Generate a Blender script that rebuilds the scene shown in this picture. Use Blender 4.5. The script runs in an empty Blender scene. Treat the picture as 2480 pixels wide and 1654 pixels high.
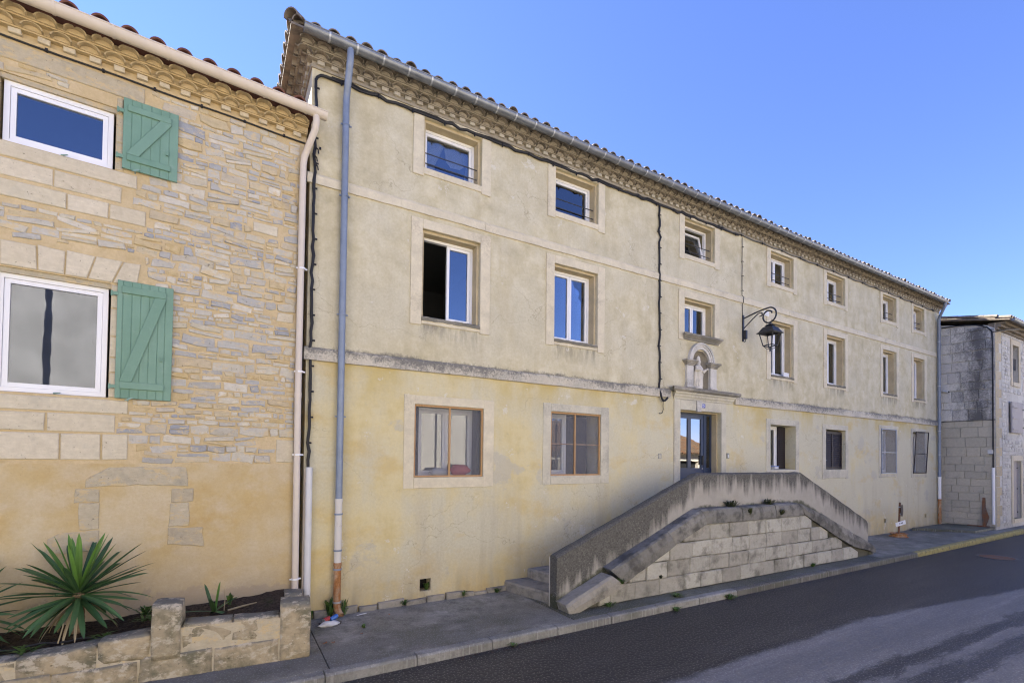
import bpy, bmesh, math, random
from mathutils import Vector, Matrix, noise as mnoise
R = math.radians
rnd = random.Random(7)
S = bpy.context.scene
COL = S.collection

# ------------------------------------------------------------------ camera
cam_d = bpy.data.cameras.new('camera')
cam = bpy.data.objects.new('camera', cam_d); COL.objects.link(cam)
cam_d.sensor_width = 36.0
cam_d.lens = 1180.0 / 2480.0 * 36.0
cam_d.shift_y = 255.3 / 2480.0
cam_d.clip_start = 0.05; cam_d.clip_end = 3000
yaw, pit, rol = R(30.716), R(1.212), R(-0.703)
fw = Vector((math.sin(yaw)*math.cos(pit), math.cos(yaw)*math.cos(pit), math.sin(pit)))
rt = Vector((math.cos(yaw), -math.sin(yaw), 0)); up = rt.cross(fw)
r2 = rt*math.cos(rol) - up*math.sin(rol); u2 = rt*math.sin(rol) + up*math.cos(rol)
mw = Matrix((r2, u2, -fw)).transposed().to_4x4(); mw.translation = Vector((0, -7.7, 2.4))
cam.matrix_world = mw
S.camera = cam

# ------------------------------------------------------------------ sky, sun, exposure
SUN_EL, SUN_AZ = R(40), R(-30)            # azimuth measured from +Y towards +X
world = bpy.data.worlds.new('World'); S.world = world; world.use_nodes = True
wn = world.node_tree.nodes; wl = world.node_tree.links
sky = wn.new('ShaderNodeTexSky'); sky.sky_type = 'NISHITA'; sky.sun_disc = False
sky.sun_elevation = SUN_EL; sky.sun_rotation = SUN_AZ
sky.altitude = 100; sky.air_density = 1.0; sky.dust_density = 0.0; sky.ozone_density = 10.0
wb = wn.new('ShaderNodeMix'); wb.data_type = 'RGBA'; wb.blend_type = 'MULTIPLY'; wb.inputs[0].default_value = 1.0; wb.inputs[7].default_value = (1.14, 0.90, 1.06, 1)   # camera white balance, the same everywhere
wl.new(sky.outputs[0], wb.inputs[6]); wl.new(wb.outputs[2], wn['Background'].inputs[0]); wn['Background'].inputs[1].default_value = 0.058
sd = bpy.data.lights.new('sun', 'SUN'); sd.energy = 5.0; sd.angle = R(0.53); sd.color = (1.0, 0.94, 0.85)
sun = bpy.data.objects.new('sun', sd); COL.objects.link(sun)
sdir = Vector((math.sin(SUN_AZ)*math.cos(SUN_EL), math.cos(SUN_AZ)*math.cos(SUN_EL), math.sin(SUN_EL)))
sun.rotation_euler = sdir.to_track_quat('Z', 'Y').to_euler()
sun.location = (0, 0, 40)
vs = S.view_settings
S.display_settings.display_device = 'sRGB'
vs.view_transform = 'Standard'; vs.look = 'None'; vs.gamma = 1.0; vs.use_curve_mapping = False
vs.exposure = 2.5
S.cycles.max_bounces = 8; S.cycles.diffuse_bounces = 4; S.cycles.glossy_bounces = 4; S.cycles.transparent_max_bounces = 12
S.cycles.denoising_prefilter = 'ACCURATE'; S.cycles.pixel_filter_type = 'BLACKMAN_HARRIS'; S.cycles.filter_width = 1.15
S.cycles.caustics_reflective = False; S.cycles.caustics_refractive = False

# ------------------------------------------------------------------ material helper
class M:
    def __init__(s, name, rough=0.85, spec=0.3, metal=0.0):
        s.m = bpy.data.materials.new(name); s.m.use_nodes = True
        s.t = s.m.node_tree; s.b = s.t.nodes['Principled BSDF']
        s.b.inputs['Roughness'].default_value = rough
        s.b.inputs['Specular IOR Level'].default_value = spec
        s.b.inputs['Metallic'].default_value = metal
        s._pos = None
    def node(s, t): return s.t.nodes.new(t)
    def put(s, inp, v):
        if isinstance(v, bpy.types.NodeSocket): s.t.links.new(v, inp)
        elif isinstance(v, (tuple, list)) and len(v) == 3 and inp.type == 'RGBA': inp.default_value = (*v, 1)
        else: inp.default_value = v
    def pos(s):
        if s._pos is None: s._pos = s.node('ShaderNodeNewGeometry').outputs['Position']
        return s._pos
    def vec(s, x=1, y=1, z=1, off=(0, 0, 0), src=None):
        n = s.node('ShaderNodeVectorMath'); n.operation = 'MULTIPLY_ADD'
        s.put(n.inputs[0], src or s.pos()); n.inputs[1].default_value = (x, y, z); n.inputs[2].default_value = off
        return n.outputs[0]
    def xyz(s):
        n = s.node('ShaderNodeSeparateXYZ'); s.put(n.inputs[0], s.pos()); return n.outputs
    def noise(s, sc, det=4, ro=0.6, vec=None, dist=0.0):
        n = s.node('ShaderNodeTexNoise'); s.put(n.inputs['Vector'], vec or s.pos())
        n.inputs['Scale'].default_value = sc; n.inputs['Detail'].default_value = det
        n.inputs['Roughness'].default_value = ro; n.inputs['Distortion'].default_value = dist
        return n.outputs[0]
    def vor(s, sc, vec=None, feat='F1', out=0, d2=False):
        n = s.node('ShaderNodeTexVoronoi'); n.feature = feat; n.voronoi_dimensions = '2D' if d2 else '3D'; s.put(n.inputs['Vector'], vec or s.pos())
        n.inputs['Scale'].default_value = sc; return n.outputs[out]
    def ramp(s, f, stops):
        n = s.node('ShaderNodeValToRGB'); s.put(n.inputs[0], f); e = n.color_ramp.elements
        if len(stops) == 1: stops = [stops[0], (1.0, stops[0][1])]
        while len(e) < len(stops): e.new(0.5)
        for i, (p, c) in enumerate(stops):
            e[i].position = p; e[i].color = (c, c, c, 1) if isinstance(c, (int, float)) else (*c, 1)
        return n.outputs[0]
    def mix(s, f, a, b, mode='MIX'):
        n = s.node('ShaderNodeMix'); n.data_type = 'RGBA'; n.blend_type = mode
        s.put(n.inputs[0], f); s.put(n.inputs[6], a); s.put(n.inputs[7], b); return n.outputs[2]
    def mth(s, op, a, b=0.0, c=0.0):
        n = s.node('ShaderNodeMath'); n.operation = op; n.use_clamp = False
        s.put(n.inputs[0], a); s.put(n.inputs[1], b); s.put(n.inputs[2], c); return n.outputs[0]
    def rng(s, v, a, b, c=0.0, d=1.0):
        n = s.node('ShaderNodeMapRange'); s.put(n.inputs[0], v)
        for i, q in enumerate((a, b, c, d)): n.inputs[1+i].default_value = q
        return n.outputs[0]
    def rand(s):
        g = s.node('ShaderNodeNewGeometry').outputs['Random Per Island']
        o = s.node('ShaderNodeObjectInfo').outputs['Random']
        return s.mth('FRACT', s.mth('ADD', g, o))
    def col(s, c): s.put(s.b.inputs['Base Color'], c); return s
    def rough(s, c): s.put(s.b.inputs['Roughness'], c); return s
    def bump(s, h, st=0.4, d=0.01):
        n = s.node('ShaderNodeBump'); n.inputs['Strength'].default_value = st; n.inputs['Distance'].default_value = d
        s.put(n.inputs['Height'], h); s.t.links.new(n.outputs[0], s.b.inputs['Normal']); return s

MAT = {}
def simple(name, c, rough=0.6, spec=0.4, metal=0.0, var=0.12, sc=8.0, bump=0.0):
    m = M(name, rough, spec, metal)
    n = m.noise(sc, 4)
    d = tuple(max(0, x*(1-var)) for x in c); l = tuple(min(1, x*(1+var)) for x in c)
    m.col(m.ramp(n, [(0.3, d), (0.7, l)]))
    m.rough(m.rng(n, 0.2, 0.8, max(0.02, rough-0.08), min(1, rough+0.08)))
    if bump: m.bump(m.noise(sc*6, 3), bump, 0.004)
    MAT[name] = m.m; return m.m

# --- main house plaster: greyish beige above, yellow below the lower string course
def mk_plaster():
    m = M('plaster', 0.92, 0.15); x, y, z = m.xyz()
    big = m.noise(0.55, 5, 0.62); mid = m.noise(2.3, 6, 0.68); fine = m.noise(26, 4, 0.7)
    streak = m.noise(1.0, 5, 0.6, m.vec(3.2, 3.2, 0.45))
    upc = m.ramp(mid, [(0.34, (0.44, 0.385, 0.24)), (0.5, (0.56, 0.50, 0.33)), (0.66, (0.66, 0.605, 0.44))])
    upc = m.mix(m.ramp(big, [(0.44, 0.0), (0.62, 0.6)]), upc, (0.59, 0.555, 0.425))
    upc = m.mix(m.ramp(streak, [(0.5, 0.0), (0.72, 0.35)]), upc, (0.41, 0.34, 0.20))
    ye = m.ramp(mid, [(0.25, (0.55, 0.445, 0.205)), (0.5, (0.62, 0.53, 0.295)), (0.75, (0.645, 0.575, 0.365))])
    xf = m.rng(x, 1.0, 19.0, -0.01, 0.17)
    pal = m.ramp(m.mth('ADD', m.mth('ADD', big, xf), m.mth('MULTIPLY', m.mth('SUBTRACT', streak, 0.5), 0.35)), [(0.42, 0.0), (0.60, 0.85)])
    ye = m.mix(pal, ye, (0.575, 0.545, 0.41))
    och = m.ramp(m.noise(1.1, 5, 0.6, m.vec(1, 1, 1.6, (9, 3, 5))), [(0.55, 0.0), (0.70, 0.55)])
    ye = m.mix(och, ye, (0.56, 0.41, 0.15))
    rpz = m.ramp(m.noise(0.8, 7, 0.62, m.vec(1, 1, 1.2, (2.7, 0, 8.1))), [(0.60, 0.0), (0.63, 0.65)])
    ye = m.mix(rpz, ye, (0.47, 0.445, 0.37))
    ye = m.mix(m.mth('MULTIPLY', m.rng(z, 2.2, 1.2), m.ramp(m.noise(1.0, 5, 0.6, m.vec(2.6, 2.6, 0.3, (1, 0, 0))), [(0.52, 0.0), (0.68, 0.5)])), ye, (0.43, 0.38, 0.28))
    # ochre band just above the pavement and under the string course
    lo = m.mth('MULTIPLY', m.rng(z, 0.9, 0.1), m.ramp(mid, [(0.35, 0.1), (0.65, 0.75)]))
    ye = m.mix(lo, ye, (0.50, 0.35, 0.12))
    hi = m.mth('MULTIPLY', m.rng(z, 3.1, 3.75), m.ramp(m.noise(1.4, 4, 0.6, m.vec(1, 1, 0.5, (4, 1, 7))), [(0.45, 0.0), (0.62, 0.7)]))
    ye = m.mix(hi, ye, (0.50, 0.39, 0.14))
    gd = m.mth('MULTIPLY', m.rng(z, 0.55, 0.0), m.ramp(streak, [(0.4, 0.0), (0.66, 0.6)]))
    ye = m.mix(gd, ye, (0.24, 0.22, 0.17))
    c = m.mix(m.rng(z, 3.83, 3.86), ye, upc)
    # lichen band growing on the wall above the lower course
    lb = m.mth('MULTIPLY', m.rng(z, 4.22, 3.99), m.rng(z, 3.96, 3.975))
    ln = m.mth('ADD', m.mth('MULTIPLY', lb, 0.75), m.mth('ADD', m.mth('SUBTRACT', m.noise(1.7, 6, 0.7, m.vec(1, 1, 2.0)), 0.66), m.mth('MULTIPLY', m.mth('SUBTRACT', m.noise(13, 6, 0.8), 0.5), 0.9)))
    c = m.mix(m.ramp(ln, [(0.42, 0.0), (0.66, 0.8)]), c, (0.10, 0.10, 0.09))
    for wc in (3.33, 6.03, 13.18, 16.03, 19.56, 21.88):   # run-off stains and painted contact shade below the sills
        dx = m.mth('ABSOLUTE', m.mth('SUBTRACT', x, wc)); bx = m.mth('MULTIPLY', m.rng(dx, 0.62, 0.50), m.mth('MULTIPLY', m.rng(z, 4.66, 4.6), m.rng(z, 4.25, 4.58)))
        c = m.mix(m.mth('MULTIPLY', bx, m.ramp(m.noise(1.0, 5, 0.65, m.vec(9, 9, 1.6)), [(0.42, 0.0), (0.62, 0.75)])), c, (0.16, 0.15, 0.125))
    chips = m.ramp(m.noise(2.1, 8, 0.78, m.vec(1, 1, 1, (3, 3, 3))), [(0.635, 0.0), (0.645, 1.0)])
    c = m.mix(m.mth('MULTIPLY', chips, 0.7), c, (0.66, 0.635, 0.55))
    wv = m.node('ShaderNodeVectorMath'); wv.operation = 'ADD'; nn = m.node('ShaderNodeTexNoise'); nn.inputs['Scale'].default_value = 2.4; nn.inputs['Detail'].default_value = 5; m.put(nn.inputs['Vector'], m.pos()); m.put(wv.inputs[0], m.vec(1, 1, 1.3)); m.put(wv.inputs[1], m.vec(0.9, 0.9, 0.9, src=nn.outputs['Color'])); crk = m.vor(0.5, wv.outputs[0], 'DISTANCE_TO_EDGE')
    c = m.mix(m.mth('MULTIPLY', m.ramp(crk, [(0.0, 1.0), (0.004, 0.0)]), m.ramp(big, [(0.46, 0.0), (0.56, 0.55)])), c, (0.24, 0.20, 0.13))
    c = m.mix(m.mth('MULTIPLY', m.rng(fine, 0.35, 0.72, 0.0, 0.34), m.rng(big, 0.35, 0.65, 0.25, 1.0)), c, (0.30, 0.25, 0.17))
    c = m.mix(m.ramp(m.noise(9, 6, 0.75), [(0.55, 0.0), (0.75, 0.4)]), c, (0.36, 0.32, 0.23))
    m.col(c)
    h = m.mth('ADD', m.mth('MULTIPLY', fine, 0.45), mid)
    m.bump(h, 0.35, 0.012); MAT['plaster'] = m.m
mk_plaster()

def mk_trim(name, base, dirt, amt, lichen=None):
    m = M(name, 0.9, 0.2); x, y, z = m.xyz()
    n1 = m.noise(3.0, 6, 0.7); n2 = m.noise(30, 4, 0.7); n3 = m.noise(1.2, 5, 0.65, m.vec(1, 1, 1, (7, 2, 4)))
    c = m.ramp(n1, [(0.3, tuple(v*0.84 for v in base)), (0.7, tuple(min(1, v*1.1) for v in base))])
    c = m.mix(m.ramp(m.mth('ADD', n3, m.mth('MULTIPLY', m.mth('SUBTRACT', n2, 0.5), 0.3)), [(0.60-amt*0.2, 0.0), (0.72-amt*0.1, 0.75)]), c, dirt)
    if lichen:
        a, b = lichen
        l = m.mth('ADD', m.mth('MULTIPLY', m.rng(z, a, b), 0.40), m.mth('ADD', m.mth('SUBTRACT', m.noise(2.6, 8, 0.75), 0.40), m.mth('MULTIPLY', m.mth('SUBTRACT', m.noise(15, 6, 0.85), 0.5), 1.5)))
        xm = m.ramp(m.noise(0.35, 2, 0.5, m.vec(1, 0, 0, (1.3, 0, 0))), [(0.36, -0.25), (0.55, 0.14)])
        xm = m.rng(m.noise(0.35, 2, 0.5, m.vec(1, 0, 0, (1.3, 0, 0))), 0.35, 0.6, -0.22, 0.10)
        c = m.mix(m.ramp(m.mth('ADD', l, xm), [(0.20, 0.0), (0.50, 0.85)]), c, (0.12, 0.12, 0.115))
    c = m.mix(m.rng(n2, 0.3, 0.8, 0.0, 0.2), c, (0.25, 0.22, 0.16))
    m.col(c); m.bump(m.mth('ADD', m.mth('MULTIPLY', n2, 0.4), n1), 0.4, 0.01); MAT[name] = m.m
mk_trim('trim', (0.66, 0.59, 0.43), (0.46, 0.40, 0.29), 0.1)
mk_trim('trim_grey', (0.58, 0.54, 0.42), (0.36, 0.34, 0.29), 0.5)
mk_trim('course_lichen', (0.57, 0.52, 0.41), (0.36, 0.345, 0.30), 0.5, (3.78, 4.0))
mk_trim('sill_stone', (0.40, 0.36, 0.28), (0.09, 0.09, 0.07), 1.9)
mk_trim('cornice_stone', (0.46, 0.42, 0.34), (0.10, 0.098, 0.085), 1.5)
mk_trim('niche_stone', (0.60, 0.57, 0.51), (0.24, 0.235, 0.225), 0.7)
mk_trim('statue_stone', (0.66, 0.62, 0.54), (0.30, 0.28, 0.24), 0.4)
mk_trim('apse', (0.26, 0.235, 0.19), (0.14, 0.125, 0.10), 0.6)
mk_trim('reveal', (0.52, 0.43, 0.27), (0.40, 0.34, 0.22), 0.4)

def mk_stone(name, cols, dark, amt, bump=0.6, sc=14.0, smear=None, top=0.0):
    m = M(name, 0.93, 0.15); r = m.rand()
    n = m.noise(sc, 6, 0.7); k = m.noise(sc*0.22, 5, 0.65); st = m.noise(6, 5, 0.7, m.vec(1, 1, 5))
    c = m.ramp(r, [(i/max(1, len(cols)-1), q) for i, q in enumerate(cols)])
    c = m.mix(m.rng(n, 0.3, 0.75, 0.0, 0.45), c, m.mix(1.0, c, (0.55, 0.52, 0.46), 'MULTIPLY'))
    c = m.mix(m.ramp(st, [(0.5, 0.0), (0.7, 0.4)]), c, m.mix(1.0, c, (1.25, 1.25, 1.25), 'MULTIPLY'))
    c = m.mix(m.ramp(k, [(0.62-amt*0.22, 0.0), (0.78-amt*0.2, 0.85)]), c, dark)
    if top:   # lichen crust on the upward faces and just below them
        nz = m.node('ShaderNodeSeparateXYZ'); m.put(nz.inputs[0], m.node('ShaderNodeNewGeometry').outputs['Normal'])
        tf = m.mth('ADD', m.rng(nz.outputs[2], 0.2, 0.8, 0.0, 0.55), m.mth('SUBTRACT', m.noise(4.5, 7, 0.75), 0.5))
        c = m.mix(m.mth('MULTIPLY', m.ramp(tf, [(0.14, 0.0), (0.40, 1.0)]), top), c, (0.17, 0.165, 0.135))
    if smear: c = m.mix(m.ramp(m.noise(6.5, 7, 0.75, m.vec(1, 1, 1.6, (2, 5, 1))), [(0.52, 0.0), (0.60, 0.9)]), c, smear)
    pit = m.ramp(m.noise(sc*2.2, 3, 0.6), [(0.27, 1.0), (0.34, 0.0)])
    c = m.mix(m.mth('MULTIPLY', pit, 0.6), c, (0.09, 0.08, 0.06))
    m.col(c); m.bump(m.mth('SUBTRACT', m.mth('ADD', n, m.mth('MULTIPLY', st, 0.6)), m.mth('MULTIPLY', pit, 0.4)), bump, 0.012); MAT[name] = m.m
mk_stone('rubble', [(0.58, 0.53, 0.41), (0.42, 0.42, 0.41), (0.62, 0.57, 0.45), (0.33, 0.35, 0.38), (0.55, 0.49, 0.36), (0.56, 0.43, 0.22), (0.50, 0.48, 0.43), (0.66, 0.61, 0.50), (0.53, 0.48, 0.36)], (0.36, 0.35, 0.33), 0.12, 0.8, smear=(0.59, 0.475, 0.285))
mk_stone('ashlar', [(0.62, 0.555, 0.41), (0.67, 0.60, 0.46), (0.60, 0.53, 0.39), (0.65, 0.58, 0.435)], (0.48, 0.44, 0.34), 0.2, 0.35)
mk_stone('ashlar_old', [(0.47, 0.405, 0.285), (0.53, 0.465, 0.335), (0.44, 0.39, 0.28)], (0.34, 0.31, 0.235), 0.3, 0.7, smear=(0.55, 0.43, 0.24))
mk_stone('planter_stone', [(0.42, 0.34, 0.215), (0.46, 0.38, 0.25), (0.38, 0.325, 0.22)], (0.13, 0.125, 0.08), 0.85, 1.0, smear=(0.50, 0.44, 0.33), top=0.85)
mk_stone('stair_stone', [(0.38, 0.365, 0.31), (0.48, 0.465, 0.40), (0.32, 0.305, 0.26), (0.43, 0.41, 0.35)], (0.15, 0.145, 0.12), 0.55, 1.0)
mk_stone('coping_stone', [(0.20, 0.195, 0.175), (0.28, 0.27, 0.24), (0.16, 0.155, 0.14)], (0.075, 0.073, 0.066), 0.8, 1.0)
mk_stone('coping_pale', [(0.30, 0.28, 0.235), (0.36, 0.335, 0.28)], (0.12, 0.115, 0.095), 0.6, 1.0)
mk_stone('gable_stone', [(0.56, 0.54, 0.48), (0.64, 0.62, 0.56), (0.50, 0.48, 0.43)], (0.24, 0.235, 0.22), 0.35, 0.8)
mk_stone('gable_lower', [(0.50, 0.465, 0.38), (0.56, 0.52, 0.42), (0.47, 0.44, 0.36)], (0.32, 0.31, 0.27), 0.25, 0.5)
mk_stone('joint_dark', [(0.10, 0.10, 0.075), (0.14, 0.13, 0.10)], (0.04, 0.045, 0.025), 0.6, 0.9)
def mk_gable_dark():
    m = M('gable_dark', 0.95, 0.1); x, y, z = m.xyz()
    n = m.noise(22, 5, 0.7); k = m.noise(1.8, 6, 0.7, m.vec(1, 1.2, 0.6)); r = m.rand()
    c = m.ramp(r, [(0, (0.60, 0.58, 0.53)), (0.5, (0.68, 0.66, 0.60)), (1, (0.54, 0.52, 0.48))])
    yb = m.mth('SUBTRACT', 1.0, m.mth('MULTIPLY', m.mth('ABSOLUTE', m.mth('ADD', y, 1.05)), 1.1))
    f = m.mth('ADD', m.mth('MULTIPLY', yb, 0.34), m.mth('ADD', m.mth('MULTIPLY', k, 0.9), m.mth('MULTIPLY', m.mth('SUBTRACT', n, 0.5), 0.55)))
    c = m.mix(m.ramp(f, [(0.50, 0.0), (0.80, 0.92)]), c, (0.085, 0.085, 0.088))
    c = m.mix(m.rng(n, 0.4, 0.8, 0, 0.4), c, (0.16, 0.155, 0.14))
    m.col(c); m.bump(n, 0.9, 0.02); MAT['gable_dark'] = m.m
mk_gable_dark()

def mk_left():
    m = M('left_wall', 0.95, 0.1); x, y, z = m.xyz()
    n = m.noise(35, 5, 0.7); b = m.noise(0.9, 5, 0.6); mid = m.noise(4, 5, 0.65)
    mo = m.ramp(mid, [(0.3, (0.52, 0.405, 0.225)), (0.7, (0.65, 0.525, 0.325))])
    re = m.ramp(b, [(0.33, (0.51, 0.36, 0.145)), (0.45, (0.55, 0.42, 0.21)), (0.60, (0.58, 0.49, 0.32))])
    re = m.mix(m.ramp(m.noise(1.7, 6, 0.65, m.vec(1, 1, 1.3, (6, 2, 1))), [(0.46, 0.0), (0.62, 0.7)]), re, (0.60, 0.52, 0.37)); re = m.mix(m.rng(mid, 0.4, 0.7, 0, 0.35), re, (0.45, 0.31, 0.125))
    re = m.mix(m.mth('MULTIPLY', m.rng(z, 1.25, 0.55), m.ramp(m.noise(2, 6, 0.7), [(0.3, 0.2), (0.65, 0.9)])), re, (0.44, 0.37, 0.26))
    fl = m.ramp(m.mth('ADD', m.mth('MULTIPLY', m.rng(z, 0.95, 0.5), 0.5), m.mth('SUBTRACT', m.noise(2.6, 7, 0.7), 0.5)), [(0.36, 0.0), (0.40, 0.8)])
    re = m.mix(fl, re, (0.40, 0.33, 0.24))
    spk = m.ramp(m.vor(28), [(0.06, 1.0), (0.10, 0.0)])
    re = m.mix(m.mth('MULTIPLY', spk, 0.5), re, (0.22, 0.16, 0.08))
    e = m.rng(m.mth('ADD', z, m.mth('MULTIPLY', m.mth('SUBTRACT', m.noise(5), 0.5), 0.08)), 2.255, 2.275)
    c = m.mix(e, re, mo); c = m.mix(m.rng(n, 0.3, 0.75, 0, 0.32), c, (0.36, 0.26, 0.12))
    m.col(c); m.bump(m.mth('ADD', m.mth('MULTIPLY', n, m.rng(z, 2.2, 2.3, 0.35, 1.0)), mid), 0.5, 0.015); MAT['left_wall'] = m.m
mk_left()

def mk_tile(name, cols, dark, amt):
    m = M(name, 0.9, 0.15); r = m.rand(); n = m.noise(16, 5, 0.7); k = m.noise(5, 5, 0.7)
    c = m.ramp(r, [(i/(len(cols)-1), q) for i, q in enumerate(cols)])
    c = m.mix(m.ramp(k, [(0.6-amt*0.2, 0), (0.75-amt*0.15, 0.8)]), c, dark)
    c = m.mix(m.rng(n, 0.35, 0.8, 0, 0.4), c, m.mix(1.0, c, (0.5, 0.5, 0.5), 'MULTIPLY'))
    m.col(c); m.bump(n, 0.5, 0.008); MAT[name] = m.m
mk_tile('tile_old', [(0.22, 0.18, 0.14), (0.28, 0.23, 0.18), (0.19, 0.165, 0.14)], (0.10, 0.095, 0.085), 0.7)
mk_tile('tile_red', [(0.12, 0.055, 0.042), (0.15, 0.07, 0.052), (0.11, 0.052, 0.042)], (0.09, 0.045, 0.035), 0.3)
mk_tile('tile_barn', [(0.19, 0.09, 0.042), (0.15, 0.085, 0.05), (0.18, 0.12, 0.07), (0.11, 0.08, 0.055)], (0.09, 0.075, 0.055), 0.4)
mk_tile('genoise_main', [(0.22, 0.185, 0.14), (0.29, 0.245, 0.185), (0.18, 0.155, 0.12)], (0.10, 0.09, 0.075), 0.6)
mk_tile('genoise_fill', [(0.33, 0.29, 0.22), (0.36, 0.315, 0.24)], (0.19, 0.165, 0.125), 0.4)
mk_tile('genoise_brick', [(0.47, 0.43, 0.335), (0.40, 0.35, 0.26), (0.50, 0.45, 0.35)], (0.26, 0.23, 0.17), 0.2)
mk_tile('genoise_left', [(0.46, 0.36, 0.205), (0.51, 0.40, 0.235), (0.42, 0.33, 0.19)], (0.20, 0.155, 0.09), 0.35)
mk_tile('genoise_lfill', [(0.54, 0.415, 0.225), (0.57, 0.44, 0.245)], (0.33, 0.24, 0.12), 0.1)
mk_tile('dentil_left', [(0.56, 0.48, 0.33), (0.60, 0.52, 0.37)], (0.40, 0.32, 0.2), 0.1)

simple('pvc_beige', (0.62, 0.545, 0.45), 0.5, 0.4, var=0.06, sc=3)
simple('pvc_white', (0.80, 0.80, 0.80), 0.35, 0.5, var=0.03, sc=3)
simple('conduit', (0.62, 0.62, 0.61), 0.5, 0.4, var=0.05, sc=3)
simple('zinc', (0.20, 0.215, 0.235), 0.42, 0.5, 0.55, var=0.22, sc=5)
simple('zinc_light', (0.42, 0.44, 0.46), 0.4, 0.5, 0.5, var=0.1, sc=9)
simple('pipe_blue', (0.195, 0.235, 0.305), 0.45, 0.5, 0.15, var=0.14, sc=6)
def mk_rust(name, base, rust, lo, hi):
    m = M(name, 0.75, 0.3); n = m.noise(5, 6, 0.7, m.vec(1, 1, 0.5)); f = m.noise(40, 4, 0.7)
    c = m.mix(m.ramp(n, [(lo, 0.0), (hi, 1.0)]), base, m.ramp(f, [(0.3, tuple(v*0.6 for v in rust)), (0.7, tuple(v*1.25 for v in rust))]))
    m.col(c).bump(f, 0.4, 0.003); MAT[name] = m.m
mk_rust('pipe_white', (0.62, 0.59, 0.53), (0.40, 0.20, 0.08), 0.56, 0.68)
mk_rust('pipe_rust', (0.50, 0.40, 0.28), (0.36, 0.155, 0.05), 0.30, 0.52)
mk_rust('rusty', (0.15, 0.12, 0.10), (0.22, 0.09, 0.035), 0.35, 0.6)
simple('iron', (0.018, 0.02, 0.026), 0.45, 0.5, var=0.2)
simple('cable', (0.014, 0.014, 0.016), 0.55, 0.4, var=0.2)
simple('cable_grey', (0.22, 0.21, 0.19), 0.6, 0.3, var=0.2)
def mk_green():
    m = M('shutter_green', 0.55, 0.4); n = m.noise(3, 5, 0.6); g = m.noise(20, 5, 0.7, m.vec(1, 1, 0.12)); r = m.rand()
    c = m.ramp(n, [(0.3, (0.135, 0.255, 0.18)), (0.7, (0.18, 0.31, 0.225))])
    c = m.mix(m.rng(g, 0.4, 0.75, 0, 0.25), c, (0.10, 0.20, 0.14)); c = m.mix(m.rng(r, 0, 1, 0, 0.35), c, (0.22, 0.35, 0.265)); c = m.mix(m.ramp(m.noise(5, 7, 0.8), [(0.56, 0.0), (0.72, 0.45)]), c, (0.30, 0.38, 0.31))
    m.col(c).bump(g, 0.25, 0.003); MAT['shutter_green'] = m.m
mk_green()
simple('shutter_iron', (0.22, 0.34, 0.29), 0.5, 0.4, var=0.2)
simple('door_blue', (0.035, 0.052, 0.095), 0.4, 0.5, var=0.08, sc=3)
simple('shutter_brown', (0.028, 0.022, 0.023), 0.6, 0.35, var=0.2, sc=12)
def mk_wood(name, a, b):
    m = M(name, 0.7, 0.3); g = m.noise(9, 5, 0.65, m.vec(6, 6, 0.6)); m.col(m.ramp(g, [(0.3, a), (0.7, b)])).bump(g, 0.3, 0.003); MAT[name] = m.m
mk_wood('wood_screen', (0.36, 0.20, 0.085), (0.52, 0.33, 0.16))
mk_wood('wood_grey', (0.30, 0.27, 0.25), (0.42, 0.39, 0.37))
mk_wood('wood_dark', (0.045, 0.035, 0.03), (0.10, 0.075, 0.06))
simple('interior', (0.20, 0.19, 0.175), 0.9, 0.1, var=0.1, sc=1)
simple('plate_blue', (0.03, 0.05, 0.36), 0.3, 0.5, var=0.05)
simple('white_paint', (0.75, 0.75, 0.75), 0.5, 0.4, var=0.05)
simple('paper', (0.62, 0.62, 0.62), 0.8, 0.2, var=0.05)
simple('cloth_blue', (0.035, 0.055, 0.17), 0.9, 0.1, var=0.2)
def mk_curtain():
    m = M('curtain', 0.9, 0.1)
    b = m.node('ShaderNodeTexBrick'); m.put(b.inputs['Vector'], m.vec(1, 0, 1)); 
    v = m.vor(24, m.vec(1, 0, 1), 'DISTANCE_TO_EDGE')
    m.t.nodes.remove(b)
    m.col(m.ramp(v, [(0.02, (0.50, 0.54, 0.62)), (0.10, (0.20, 0.27, 0.45))])); MAT['curtain'] = m.m
mk_curtain()
simple('cloth_white', (0.66, 0.66, 0.68), 0.9, 0.1, var=0.06)
simple('cloth_red', (0.42, 0.07, 0.07), 0.9, 0.1, var=0.2)
def mk_stripe():
    m = M('cloth_stripe', 0.9, 0.1); x, y, z = m.xyz()
    s = m.mth('SINE', m.mth('MULTIPLY', m.mth('ADD', x, m.mth('MULTIPLY', z, 0.8)), 130.0))
    m.col(m.ramp(s, [(0.45, (0.62, 0.62, 0.62)), (0.5, (0.06, 0.05, 0.06))])); MAT['cloth_stripe'] = m.m
mk_stripe()
simple('plastic_blue', (0.05, 0.16, 0.50), 0.3, 0.5, var=0.1)

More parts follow.
